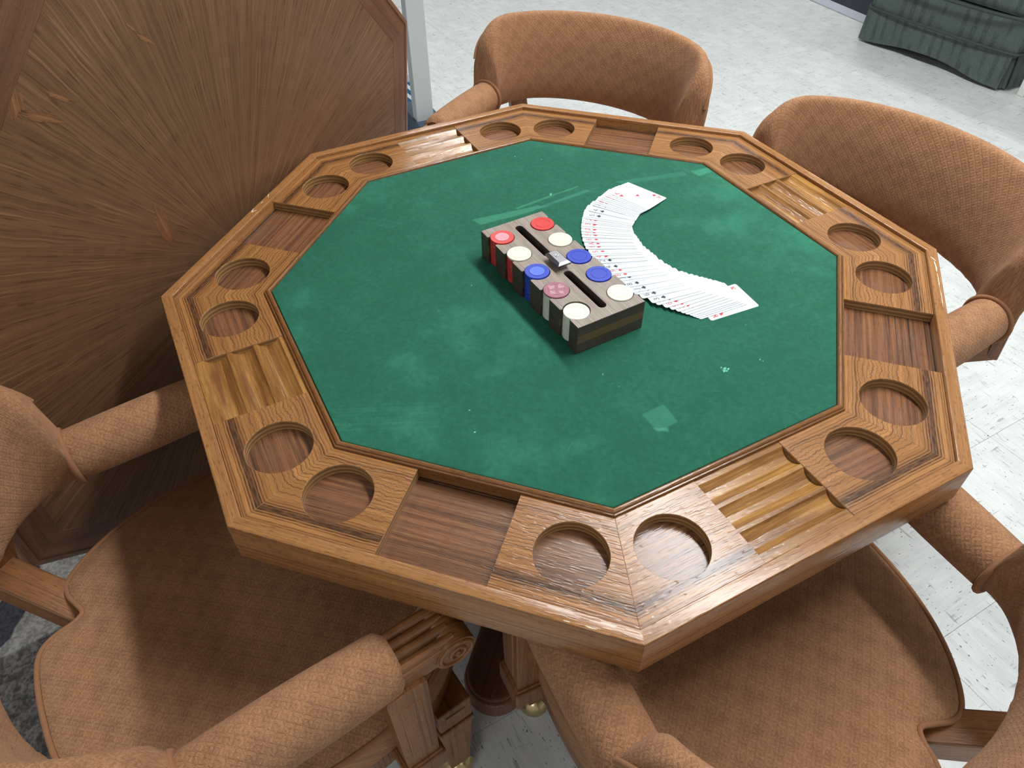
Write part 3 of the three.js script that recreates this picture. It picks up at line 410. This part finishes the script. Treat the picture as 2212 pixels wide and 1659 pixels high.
// ---------------------------------------------------------------- chip rack and chips
const RK = { d: V(0.09053, 0, 0.99589), n: V(0.99589, 0, -0.09053), o: V(-0.09626, TY - 0.0028, -0.09971) };   // along, across, corner
const RKM = new THREE.Matrix4().makeBasis(RK.n, V(0, 1, 0), RK.d).setPosition(RK.o);                       // local x across, z along
const WELL = (i) => 0.0345 + 0.054 * i, WR = 0.0199;
{
  const rk = new THREE.Group(); rk.name = numbered('chip_rack'); scene.add(rk); rk.position.copy(RK.o); rk.quaternion.setFromRotationMatrix(RKM); tag(rk, 'dark wooden poker chip rack with two finger slots on the green felt', 'chip rack');
  const W = 0.118, L = 0.285, outline = [];
  const seq = (pts) => pts.forEach((p) => outline.push(p));
  const notch = (a, side) => {                                     // opening in the long edge, then round the well
    const w = 0.0122, h = 0.0205 - Math.sqrt(WR * WR - w * w), out = []; const X = (x) => (side ? W - x : x);
    out.push([X(0.0), a - w - 0.0012], [X(0.0012), a - w]); const a0 = Math.asin(w / WR), N = 26; out.push([X(h), a - w]);
    for (let k = 1; k < N; k++) { const q = Math.PI + a0 + (Math.PI * 2 - 2 * a0) * k / N; out.push([X(0.0205 + WR * Math.cos(q)), a + WR * Math.sin(q)]); }
    out.push([X(h), a + w], [X(0.0012), a + w], [X(0), a + w + 0.0012]); return out;
  };
  outline.push([0, 0.0005]); for (let i = 0; i < 5; i++) { const q = notch(WELL(i), false); seq(q); } outline.push([0, L - 0.0005], [0.0005, L], [W - 0.0005, L], [W, L - 0.0005]);
  for (let i = 4; i >= 0; i--) seq(notch(WELL(i), true).reverse()); outline.push([W, 0.0005], [W - 0.0005, 0], [0.0005, 0]);
  const stad = (z0, z1, x, r) => { const p = []; for (let k = 0; k <= 12; k++) { const a = k / 12 * Math.PI; p.push([x + r * Math.cos(a), z1 - r + r * Math.sin(a)]); } for (let k = 0; k <= 12; k++) { const a = Math.PI + k / 12 * Math.PI; p.push([x + r * Math.cos(a), z0 + r + r * Math.sin(a)]); } return p; };
  const layerTex = dataTex(512, 256, (u, v) => { const y = v * 0.052, l = y < 0.018 ? 0 : y < 0.034 ? 1 : 2, f = fbm(u, v, 6, 60, 3, 800 + l * 7); let c = mix(hex([0x564a3f, 0x7a6045, 0x5a4d42][l]), hex([0x3c342d, 0x5a4735, 0x3f362f][l]), clamp(0.5 + 1.1 * (f - 0.5))); return mix(c, hex(0x1a1512), 0.5 * (Math.abs(y - 0.018) < 0.0004 || Math.abs(y - 0.034) < 0.0004 ? 1 : 0)); }, { size: [0.2, 0.052] });
  const topTex = woodTex(512, 512, [0.12, 0.06], { light: hex(0x9c8f82), dark: hex(0x786a60), vein: hex(0x4a3f38), fu: 3, fv: 40, seed: 811, contrast: 0.7, veins: 0.3, pores: 0.3 });
  const side = std({ map: layerTex, roughness: 0.5 }), top = std({ map: topTex, roughness: 0.46, bumpMap: woodBump, bumpScale: 0.0001 });
  const body = slab(outline, 0.0006, 0.05, { holes: [stad(0.0185, 0.117, 0.0588, 0.0064), stad(0.164, 0.265, 0.0588, 0.0064)], bevel: 0.0006 });
  const gr = body.groups, bod = mapUV(body, (p, n) => (n.y > 0.4 ? [p.z, p.x] : Math.abs(n.x) > Math.abs(n.z) ? [p.z, 0.001 + p.y * 0.3] : [p.x + 0.35, p.y])); bod.clearGroups(); for (const q of gr) bod.addGroup(q.start, q.count, q.materialIndex);
  mesh('rack_body', bod, [top, side], rk);
  mesh('rack_bottom', mapUV(slab([[0.006, 0.006], [W - 0.006, 0.006], [W - 0.006, L - 0.006], [0.006, L - 0.006]], 0.0002, 0.0040), (p) => [p.z, p.y]), side, rk);
  const steel = std({ color: new THREE.Color(0.27, 0.27, 0.28), metalness: 1, roughness: 0.38 }), cx = 0.0588, cz = 0.141;
  const neck = rbox(0.0125, 0.008, 0.034, 0.001).translate(cx, 0.053, cz);
  const head = (() => { const a = [[0.0095, 0.0165, 0.0555], [0.0112, 0.0195, 0.0575], [0.0112, 0.0195, 0.0605], [0.0072, 0.0153, 0.0635]], rows = a.map(([w, l, y]) => [V(cx - w, y, cz - l), V(cx - w, y, cz + l), V(cx + w, y, cz + l), V(cx + w, y, cz - l)]); return toCreasedNormals(skin(rows, { wrap: true, caps: true }), 0.2); })();
  const kn = mesh('slide_clamp', merged([neck, head]), steel, rk); kn.userData.label = 'steel clamp with slotted screw';
  mesh('slotted_screw', merged([new THREE.CylinderGeometry(0.0034, 0.0036, 0.0006, 20).translate(cx, 0.0638, cz - 0.003)]), chrome, kn); mesh('screw_slot', rbox(0.0062, 0.0003, 0.0008, 0.0001).rotateY(0.6).translate(cx, 0.0642, cz - 0.003), blackMat, kn);
}
{
  const CH = 0.0034, r = 0.01935;
  const chipGeo = new THREE.LatheGeometry([[0, 0.0002], [r - 0.0006, 0.0002], [r, 0.0007], [r, CH - 0.0007], [r - 0.0005, CH], [0.0128, CH], [0.0125, CH - 0.00035], [0.0121, CH - 0.00035], [0.0118, CH], [0, CH]].map(([x, y]) => new THREE.Vector2(x, y)), 44);
  const chipFlat = toCreasedNormals(chipGeo, 0.5);
  const mat = (c, o = {}) => std({ color: c, roughness: 0.34, ...o });
  const RED = mat(0xc8302c), CREAM = mat(0xdcdbc4), WHITE = mat(0xd6dacd), BLUE = mat(0x1f3bb0);
  const suitBump = (() => { const N = 512, cv = document.createElement('canvas'); cv.width = cv.height = N; const x = cv.getContext('2d'); x.fillStyle = '#777'; x.fillRect(0, 0, N, N); x.strokeStyle = '#ccc'; x.lineWidth = 16; x.beginPath(); x.arc(N / 2, N / 2, N * 0.43, 0, 7); x.stroke(); x.fillStyle = '#e8e8e8'; ['club', 'heart', 'diamond', 'spade'].forEach((s, k) => { x.save(); x.translate(N / 2, N / 2); x.rotate(k * Math.PI / 2); x.translate(0, -N * 0.25); suit(x, s, 150); x.restore(); }); for (let k = 0; k < 12; k++) { x.beginPath(); x.arc(N / 2 + 42 * Math.cos(k), N / 2 + 42 * Math.sin(k), 9, 0, 7); x.fill(); } const t = new THREE.CanvasTexture(cv); t.flipY = false; return t; })();
  const purpleTex = (() => { const N = 256, cv = document.createElement('canvas'); cv.width = cv.height = N; const x = cv.getContext('2d'); x.fillStyle = '#9a626e'; x.fillRect(0, 0, N, N); x.fillStyle = '#b88994'; ['club', 'heart', 'diamond', 'spade'].forEach((s, k) => { x.save(); x.translate(N / 2, N / 2); x.rotate(k * Math.PI / 2); x.translate(0, -N * 0.25); suit(x, s, 75); x.restore(); }); const t = new THREE.CanvasTexture(cv); t.flipY = false; t.colorSpace = THREE.SRGBColorSpace; return t; })();
  const PURPLE = std({ map: purpleTex, bumpMap: suitBump, bumpScale: 0.0005, roughness: 0.3 });
  const place = (m, row, i, k) => { const p = V(row ? 0.118 - 0.0205 : 0.0205, 0.004 + k * CH, WELL(i)).applyMatrix4(RKM); m.position.copy(p); m.rotation.y = (row * 5 + i) * 1.3 + k * 0.7; };
  const inlay = new THREE.CylinderGeometry(0.0117, 0.0117, 0.0003, 36);
  // [row, well, colour of the stack, colour of the top chip, inlay colour, number, label of the top chip, words for the stack]
  const STACKS = [
    [0, 0, RED, RED, 0xd98a92, 14, 'red poker chip with a pink centre at the rack end nearest the rubbed felt', 'red poker chip under the pink-centred one'],
    [0, 1, RED, CREAM, null, 14, 'cream poker chip lying on top of a stack of red chips', 'red poker chip under the cream one'],
    [0, 2, BLUE, BLUE, 0x4a6ad0, 14, 'blue poker chip with a paler blue centre on the open blue stack', 'blue poker chip in the stack seen from the side'],
    [0, 3, WHITE, PURPLE, null, 14, 'mauve poker chip embossed with card suits', 'white poker chip under the mauve one'],
    [0, 4, WHITE, CREAM, null, 13, 'cream poker chip sunk in the corner well nearest the camera', 'white poker chip in the corner stack nearest the camera'],
    [1, 0, RED, RED, null, 14, 'plain red poker chip on the side of the rack towards the ace', 'red poker chip in the stack on the card side'],
    [1, 1, CREAM, CREAM, null, 14, 'cream poker chip between the red and blue chips on the card side of the rack', 'cream poker chip between red and blue stacks'],
    [1, 2, BLUE, BLUE, null, 14, 'blue poker chip beside the steel clamp on the card side of the rack', 'blue poker chip beside the steel clamp'],
    [1, 3, BLUE, BLUE, null, 14, 'blue poker chip between another blue chip and a cream chip beside the fanned cards', 'blue poker chip in the second blue stack by the cards'],
    [1, 4, CREAM, CREAM, null, 14, 'cream poker chip touching the fanned cards at the rack corner', 'cream poker chip in the corner stack by the cards'],
  ];
  const ORD = 'first second third fourth fifth sixth seventh eighth ninth tenth eleventh twelfth thirteenth'.split(' ');
  for (const [row, i, body, top, inl, n, label, under] of STACKS) for (let k = 0; k < n; k++) {
    const last = k === n - 1, m = new THREE.Mesh(last && top === PURPLE ? mapUV(chipFlat, (p) => [p.x / 0.0387 + 0.5, p.z / 0.0387 + 0.5]) : chipFlat, last ? top : body); m.name = numbered('poker_chip'); m.castShadow = m.receiveShadow = true; scene.add(m); place(m, row, i, k);
    if (last && inl) mesh('centre_inlay', inlay.clone().translate(0, CH + 0.00008, 0), mat(inl), m);
    tag(m, last ? label : `${ORD[n - 2 - k]} ${under.replace('under the', 'down under the').replace('in the', 'down in the').replace('between red', 'down between the red').replace('beside the steel', 'down beside the steel')}`, 'poker chip', last ? 'chips on top of the stacks in the rack' : under.replace('poker chip', 'poker chips'));
  }
}
// suit shapes, upright, centred on the origin, about s pixels tall
function suit(x, kind, s) {
  const h = s / 2; x.beginPath();
  if (kind === 'diamond') { x.moveTo(0, -h); x.lineTo(h * 0.72, 0); x.lineTo(0, h); x.lineTo(-h * 0.72, 0); x.closePath(); x.fill(); return; }
  if (kind === 'heart') { x.moveTo(0, h); x.bezierCurveTo(-h * 0.35, h * 0.35, -h, 0, -h * 0.95, -h * 0.45); x.bezierCurveTo(-h * 0.9, -h * 1.05, -h * 0.12, -h * 1.05, 0, -h * 0.45); x.bezierCurveTo(h * 0.12, -h * 1.05, h * 0.9, -h * 1.05, h * 0.95, -h * 0.45); x.bezierCurveTo(h, 0, h * 0.35, h * 0.35, 0, h); x.fill(); return; }
  if (kind === 'spade') { x.moveTo(0, -h); x.bezierCurveTo(h * 0.35, -h * 0.4, h, -h * 0.1, h * 0.9, h * 0.3); x.bezierCurveTo(h * 0.8, h * 0.75, h * 0.15, h * 0.65, h * 0.08, h * 0.4); x.lineTo(h * 0.3, h); x.lineTo(-h * 0.3, h); x.lineTo(-h * 0.08, h * 0.4); x.bezierCurveTo(-h * 0.15, h * 0.65, -h * 0.8, h * 0.75, -h * 0.9, h * 0.3); x.bezierCurveTo(-h, -h * 0.1, -h * 0.35, -h * 0.4, 0, -h); x.fill(); return; }
  for (const [a, b] of [[0, -0.52], [-0.5, 0.22], [0.5, 0.22]]) { x.beginPath(); x.arc(a * h, b * h, h * 0.45, 0, 7); x.fill(); }
  x.beginPath(); x.moveTo(h * 0.1, -h * 0.1); x.lineTo(h * 0.1, h * 0.35); x.lineTo(h * 0.32, h); x.lineTo(-h * 0.32, h); x.lineTo(-h * 0.1, h * 0.35); x.lineTo(-h * 0.1, -h * 0.1); x.fill();
}

// ---------------------------------------------------------------- fanned playing cards
{
  const FAN = 'AH QH JD 10H QD JH 10D KH KD 6C 4C 5C 7D 2H 7H 3H 5H 2D 6H 3D 6D AD 8H 5D 9H 4H 2S 4S 9D 8D JS 8S JC 9C 6C 3C 7C 6D 5H 2H 7H 3D 4D 8H JD QD KH'.split(' ');
  const CW = 0.062, CL = 0.0885, CT = 0.0003, COLS = 8, cw = 256, chh = 292;
  const cv = document.createElement('canvas'); cv.width = 2048; cv.height = 2048; const x = cv.getContext('2d'); x.fillStyle = '#cfd6d9'; x.fillRect(0, 0, 2048, 2048);
  const uniq = [...new Map(FAN.map((c) => [c, 0])).keys()], SU = { H: 'heart', D: 'diamond', C: 'club', S: 'spade' }, sx = cw / CW, sy = chh / CL;
  uniq.forEach((c, k) => {
    const ox = (k % COLS) * cw, oy = Math.floor(k / COLS) * chh, rank = c.slice(0, -1), s = SU[c.slice(-1)], red = s === 'heart' || s === 'diamond';
    for (const up of [0, 1]) { x.save(); x.translate(ox + cw / 2, oy + chh / 2); if (up) x.rotate(Math.PI); x.scale(sx, sy); x.fillStyle = red ? '#cf2f38' : '#20262c';
      x.save(); x.translate(-CW / 2 + 0.0082, -CL / 2 + 0.0125); x.scale(0.001, 0.001); x.font = red && 'AKQJ'.includes(rank) ? 'bold 11.5px serif' : '12px sans-serif'; x.textAlign = 'center'; x.scale(rank === '10' ? 0.75 : 1, 1); x.fillText(rank, 0, 3.2); x.restore();
      x.save(); x.translate(-CW / 2 + 0.0085, -CL / 2 + 0.0235); suit(x, s, 0.0078); x.restore(); x.restore(); }
    x.save(); x.translate(ox + cw / 2, oy + chh / 2); x.scale(sx, sy); x.strokeStyle = '#8794b4'; x.lineWidth = 0.0005; x.strokeRect(-CW / 2 + 0.0135, -CL / 2 + 0.014, CW - 0.027, CL - 0.028); x.fillStyle = red ? '#cf2f38' : '#20262c'; suit(x, s, 0.0072); x.restore();
  });
  const tx = new THREE.CanvasTexture(cv); tx.flipY = false; tx.colorSpace = THREE.SRGBColorSpace; const face = std({ map: tx, roughness: 0.35 });
  const sh = new THREE.Shape(); { const w = CW / 2, h = CL / 2, r = 0.0035; sh.moveTo(-w + r, -h); sh.lineTo(w - r, -h); sh.absarc(w - r, -h + r, r, -Math.PI / 2, 0); sh.lineTo(w, h - r); sh.absarc(w - r, h - r, r, 0, Math.PI / 2); sh.lineTo(-w + r, h); sh.absarc(-w + r, h - r, r, Math.PI / 2, Math.PI); sh.lineTo(-w, -h + r); sh.absarc(-w + r, -h + r, r, Math.PI, Math.PI * 1.5); }
  const card = new THREE.ExtrudeGeometry(sh, { depth: CT, bevelEnabled: false, curveSegments: 4 });
  // middle of each card's near long edge and the direction of that edge, read at some places along the fan
  const KEY = [[0, 0.2117, -0.1347, 67], [7, 0.1797, -0.1258, 58.5], [9, 0.1718, -0.1178, 54.5], [11, 0.1498, -0.097, 43.5], [14, 0.1359, -0.0848, 37.5], [17, 0.125, -0.066, 33], [20, 0.1142, -0.0407, 28.5], [22, 0.1086, -0.0193, 24.5], [25, 0.1055, 0.0147, 21], [27, 0.1055, 0.0362, 18], [29, 0.1094, 0.0640, 14.5], [32, 0.1162, 0.105, 9.5], [34, 0.126, 0.1300, 5.8], [35, 0.1309, 0.1396, 4.2], [37, 0.1448, 0.1567, 1.6], [40, 0.164, 0.1793, 0.3], [45, 0.1802, 0.1980, 1], [46, 0.1944, 0.2082, 1]];
  const jit = rng(61), JIT = Array.from({ length: 80 }, (_, i) => (i === 0 ? 0 : (jit() - 0.5) * 0.75)), TURN = Array.from({ length: 80 }, () => (jit() - 0.5) * 1.6);
  const at = (q) => { const k = clamp(q + (q < 44 ? JIT[q] : 0), 0, 46); let j = 0; while (j < KEY.length - 2 && KEY[j + 1][0] <= k) j++; const a = KEY[j], b = KEY[j + 1], t = (k - a[0]) / (b[0] - a[0]), f = (i) => lerp(a[i], b[i], t); return [f(1), f(2), (f(3) + (q ? TURN[q] : 0)) * Math.PI / 180]; };
  const N = FAN.length, cards = [], FY = TY - 0.0028 + 0.0001;
  const poly = (c) => [[-1, -1], [1, -1], [1, 1], [-1, 1], [0, -1], [0, 1], [-1, 0], [1, 0]].map(([a, b]) => [c.cx + c.r[0] * a * CW / 2 + c.t[0] * b * CL / 2, c.cz + c.r[1] * a * CW / 2 + c.t[1] * b * CL / 2]);
  const inside = (c, q) => { const dx = q[0] - c.cx, dz = q[1] - c.cz; return Math.abs(dx * c.r[0] + dz * c.r[1]) <= CW / 2 + 1e-4 && Math.abs(dx * c.t[0] + dz * c.t[1]) <= CL / 2 + 1e-4; };
  const height = (c, q) => c.y + c.s * ((q[0] - c.cx) * c.r[0] + (q[1] - c.cz) * c.r[1]);
  for (let k = N - 1; k >= 0; k--) {
    const [mx, mz, a] = at(k), d = [Math.cos(a), Math.sin(a)], far = [Math.sin(a), -Math.cos(a)];       // d points to the foot of the card, far to its right edge
    const c = { k, r: far, t: [-d[0], -d[1]], cx: mx + far[0] * CW / 2, cz: mz + far[1] * CW / 2, y: 0, s: -Math.min(0.058, (N - 1 - k) * 0.0052) };
    c.y = Math.max(...[-1, 1].map((e) => -c.s * e * CW / 2)) * 1; let need = -c.s * CW / 2;
    for (let p = cards.length - 1; p >= Math.max(0, cards.length - 14); p--) { const b = cards[p]; for (const q of poly(c)) if (inside(b, q)) need = Math.max(need, height(b, q) + CT * (b.k - k) * 0.7 + CT * 0.6 - (height(c, q) - c.y)); for (const q of poly(b)) if (inside(c, q)) need = Math.max(need, height(b, q) + CT * (b.k - k) * 0.7 + CT * 0.6 - (height(c, q) - c.y)); }
    c.y = need; cards.push(c);
  }
  const RN = { A: 'ace', K: 'king', Q: 'queen', J: 'jack', 10: 'ten', 9: 'nine', 8: 'eight', 7: 'seven', 6: 'six', 5: 'five', 4: 'four', 3: 'three', 2: 'two' };
  cards.reverse().forEach((c, k) => {
    const id = FAN[k], ui = uniq.indexOf(id), ox = (ui % COLS) * cw, oy = Math.floor(ui / COLS) * chh;
    const g = mapUV(card, (p, n) => (n.z > 0.5 ? [(ox + (p.x / CW + 0.5) * cw) / 2048, (oy + (0.5 - p.y / CL) * chh) / 2048] : [(ox + 40) / 2048, (oy + 8) / 2048]));
    const m = new THREE.Mesh(g, face); m.name = numbered('playing_card'); m.castShadow = m.receiveShadow = true; scene.add(m);
    const X = V(c.r[0], c.s, c.r[1]).normalize(), Y = V(c.t[0], 0, c.t[1]), Z = X.clone().cross(Y).normalize(); m.quaternion.setFromRotationMatrix(new THREE.Matrix4().makeBasis(X, Y, Z)); m.position.set(c.cx, FY + c.y, c.cz);
    const nm = `${RN[id.slice(0, -1)]} of ${SU[id.slice(-1)]}s`;
    tag(m, k === 0 ? 'ace of hearts lying face up on top of the fanned cards' : k === N - 1 ? 'king of hearts at the bottom end of the fan, its whole long edge showing' : `${nm} playing card ${k < 9 ? 'tucked close under the ace end' : k < 24 ? 'in the upper bend' : k < 38 ? 'beside the chip rack in the middle' : 'near the king end'} of the fanned deck`, 'playing card', 'cards of the fanned deck');
  });
}

// ---------------------------------------------------------------- rug, sofa, post and things at the edge of the frame
{
  const dist = (x, z, L) => { let m = 9; for (let i = 0; i < L.length - 1; i++) { const [a, b] = L[i], [c, d] = L[i + 1], t = clamp(((x - a) * (c - a) + (z - b) * (d - b)) / ((c - a) ** 2 + (d - b) ** 2)); m = Math.min(m, Math.hypot(x - a - t * (c - a), z - b - t * (d - b))); } return m; };
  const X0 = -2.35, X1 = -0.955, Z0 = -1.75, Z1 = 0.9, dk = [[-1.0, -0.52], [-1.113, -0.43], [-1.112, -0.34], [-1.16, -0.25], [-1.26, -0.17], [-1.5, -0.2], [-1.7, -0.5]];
  const rugTex = dataTex(1024, 2048, (u, v) => {
    const w = 0.006 * (fbm(u, v, 60, 120, 2, 720) - 0.5), x = lerp(X0, X1, u) + w, z = lerp(Z0, Z1, v) + w, n = fbm(u, v, 300, 560, 2, 730), m = fbm(u, v, 90, 170, 2, 735);
    let c = mix(hex(0xbdbab4), hex(0x86837e), clamp(0.4 + 1.3 * (n - 0.5) + 0.9 * (m - 0.5)));
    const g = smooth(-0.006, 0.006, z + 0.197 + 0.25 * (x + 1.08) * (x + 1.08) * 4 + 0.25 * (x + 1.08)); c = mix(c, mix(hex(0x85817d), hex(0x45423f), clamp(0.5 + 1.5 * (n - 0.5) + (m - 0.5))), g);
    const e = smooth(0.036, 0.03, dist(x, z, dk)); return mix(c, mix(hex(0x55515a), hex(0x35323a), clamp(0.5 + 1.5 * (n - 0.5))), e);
  });
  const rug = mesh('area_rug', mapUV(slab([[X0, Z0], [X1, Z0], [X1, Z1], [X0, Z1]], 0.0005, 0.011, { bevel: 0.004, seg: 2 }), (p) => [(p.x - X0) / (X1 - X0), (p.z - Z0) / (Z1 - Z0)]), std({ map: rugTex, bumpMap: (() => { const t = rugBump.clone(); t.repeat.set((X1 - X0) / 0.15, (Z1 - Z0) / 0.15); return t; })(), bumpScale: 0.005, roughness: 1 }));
  tag(rug, 'grey shag rug with dark curved bands under the chair and the leaning lid', 'rug');

  // dark green skirted sofa
  const sf = base('skirted_sofa', 2.83, 0, -1.99); sf.rotation.y = Math.atan2(0.0992, 0.7727) ; tag(sf, 'dark green striped sofa with a pleated skirt', 'sofa');
  const stripeTex = dataTex(512, 256, (u, v) => { const s = Math.abs(((u * 6) % 1) - 0.5) < 0.22 ? 1 : 0, b = smooth(0.42, 0.6, fbm(u, v, 6, 3, 3, 900)), n = fbm(u, v, 90, 60, 2, 910); return mix(mix(hex(0x46534e), hex(0x333f3c), s * b), hex(0x5a6863), clamp(0.2 + 0.9 * (n - 0.5) + 0.5 * (fbm(u, v, 3, 2, 3, 920) - 0.5))); }, { size: [0.32, 0.3] });
  const green = std({ map: stripeTex, roughness: 0.62, sheen: 0.3, sheenColor: new THREE.Color(0.4, 0.5, 0.46), sheenRoughness: 0.5 }), greenDark = std({ color: new THREE.Color(0.035, 0.05, 0.045), roughness: 0.7 });
  const D = 0.85, LN = 0.80, WL = 0.165, bxx = (a, b, c, d, e, f, r = 0.012) => boxUV(rbox(b - a, d - c, f - e, r).translate((a + b) / 2, (c + d) / 2, (e + f) / 2), V(0, 0, 1));
  mesh('sofa_base', bxx(0.012, D, WL - 0.02, 0.30, 0.012, LN - 0.012), green, sf);
  mesh('seat_cushion', bxx(-0.01, D - 0.1, 0.302, 0.46, 0.0, LN, 0.05), green, sf);
  mesh('sofa_back', bxx(D - 0.12, D + 0.1, 0.28, 0.82, 0.0, LN, 0.06), green, sf);
  const skirt = (ax, az, bx_, bz, lift) => { const rows = [], N = 40; for (let j = 0; j <= 6; j++) { const y = lerp(WL, 0.012, j / 6), row = []; for (let i = 0; i <= N; i++) { const t = i / N, out = 0.014 * (j / 6) + 0.004 * (j / 6) * Math.sin(t * 17), nx = bz - az, nz = -(bx_ - ax), l = Math.hypot(nx, nz); row.push(V(lerp(ax, bx_, t) - nx / l * out, y + (j / 6) * lift * Math.pow(Math.sin(Math.PI * t), 2) * 1, lerp(az, bz, t) - nz / l * out)); } rows.push(row); } const g = skin(rows, { wrap: false }); const p = g.attributes.position, u = g.attributes.uv; for (let i = 0; i < p.count; i++) u.setXY(i, p.getX(i) + p.getZ(i), p.getY(i)); return g; };
  const both = std({ map: stripeTex, roughness: 0.62, side: THREE.DoubleSide, sheen: 0.3, sheenColor: new THREE.Color(0.4, 0.5, 0.46), sheenRoughness: 0.5 });
  mesh('skirt_panel', skirt(0.008, 0.008, 0.008, LN - 0.022, 0.034), both, sf); mesh('skirt_panel', skirt(0.03, LN - 0.008, D, LN - 0.008, 0.004), both, sf); mesh('kick_pleat', skirt(0.016, LN - 0.05, 0.05, LN - 0.014, 0), both, sf); mesh('skirt_panel', skirt(D, 0.008, 0.008, 0.008, 0.004), both, sf);
  mesh('skirt_welt', tube([V(D, WL, 0.004), V(0.02, WL, 0.004), V(0.004, WL, 0.02), V(0.004, WL, LN - 0.02), V(0.02, WL, LN - 0.004), V(D, WL, LN - 0.004)], 0.006, { seg: 120, rad: 8 }), greenDark, sf);
  mesh('cushion_welt', tube([V(D - 0.12, 0.308, LN + 0.002), V(0.04, 0.308, LN + 0.002), V(-0.012, 0.308, LN - 0.05), V(-0.012, 0.308, 0.05), V(0.04, 0.308, -0.002), V(D - 0.12, 0.308, -0.002)], 0.008, { seg: 120, rad: 8 }), greenDark, sf);
  for (const z of [0.06, LN - 0.08]) mesh('sofa_foot', new THREE.CylinderGeometry(0.02, 0.016, WL - 0.02, 14).translate(0.07, (WL - 0.02) / 2, z), blackMat, sf);

  // dark patterned rug behind the sofa
  const navyTex = dataTex(512, 512, (u, v) => { const a = fbm(u, v, 7, 7, 2, 940), n = fbm(u, v, 120, 120, 2, 950); let c = mix(hex(0x23262f), hex(0x2f3340), n); if (a > 0.66) c = mix(hex(0x9aa0b8), hex(0x9c6a6a), a > 0.73 ? 1 : 0); return c; });
  const nr = mesh('patterned_rug', mapUV(slab([[3.03 + 0.09, -4.4], [5.2, -4.4], [5.2, -1.95], [3.03 + 0.09, -1.95]], 0.0005, 0.009, { bevel: 0.002 }), (p) => [p.x / 2, p.z / 2]), std({ map: navyTex, roughness: 1 })); tag(nr, 'dark navy patterned rug with a pale border behind the sofa', 'rug');
  mesh('border', slab([[3.03, -4.4], [3.119, -4.4], [3.119, -1.95], [3.03, -1.95]], 0.0005, 0.008, { bevel: 0.002 }), std({ color: new THREE.Color(0.46, 0.49, 0.55), roughness: 1 }), nr);

  // white leg of a side table at the right edge
  const st = base('side_table', 2.99, 0, -1.14); tag(st, 'white side table whose square leg stands by the sofa corner', 'table'); const white = std({ color: new THREE.Color(0.72, 0.72, 0.69), roughness: 0.5 });
  for (const [lx, lz] of [[0, 0], [0.42, 0], [0, 0.42], [0.42, 0.42]]) mesh('leg', rbox(0.034, 0.5, 0.034, 0.004).translate(lx + 0.012, 0.25, lz), white, st); mesh('table_top', rbox(0.5, 0.03, 0.5, 0.006).translate(0.222, 0.515, 0.21), white, st);

  // grey steel display rack behind the lid
  const PX = 0.374, PZ = -1.825, SHELF_Y = 0.60, rk = base('display_rack', PX, 0, PZ, 0), steel = std({ color: new THREE.Color(0.50, 0.52, 0.52), roughness: 0.5 }), shelf = std({ color: new THREE.Color(0.66, 0.68, 0.68), roughness: 0.5 }); tag(rk, 'grey metal display rack post standing behind the leaning lid', 'rack');
  mesh('post', rbox(0.069, 1.2, 0.05, 0.003).translate(0, 0.62, 0), steel, rk); mesh('post', rbox(0.069, 1.2, 0.05, 0.003).translate(-0.9, 0.62, 0), steel, rk);
  mesh('foot', rbox(0.11, 0.15, 0.3, 0.006).translate(0.012, 0.0751, -0.02), std({ color: new THREE.Color(0.04, 0.07, 0.11), roughness: 0.5 }), rk); mesh('foot', rbox(0.07, 0.03, 0.46, 0.006).translate(-0.9, 0.0151, 0.02), steel, rk);
  mesh('shelf', rbox(0.84, 0.03, 0.3, 0.004).translate(-0.50, SHELF_Y + 0.02, -0.02), shelf, rk);
  const stripes = dataTex(128, 128, (u, v) => (((u + v) * 4) % 1 < 0.45 ? hex(0xdfe6ea) : hex(0x1f5a86)), { size: [0.16, 0.16] });
  const bxs = base('striped_box', 0.30, 0, -2.14, 0.3); tag(bxs, 'blue and white striped carton on the floor behind the metal post', 'box'); mesh('carton', boxUV(rbox(0.3, 0.2, 0.2, 0.004).translate(-0.05, 0.1005, 0)), std({ map: stripes, roughness: 0.6 }), bxs); mesh('lid', rbox(0.306, 0.03, 0.206, 0.004).translate(-0.05, 0.214, 0), std({ color: new THREE.Color(0.4, 0.45, 0.48), roughness: 0.6 }), bxs);
}

scene.traverse((o) => { if (o.isMesh) { o.castShadow = true; o.receiveShadow = true; } });
renderer.render(scene, camera);
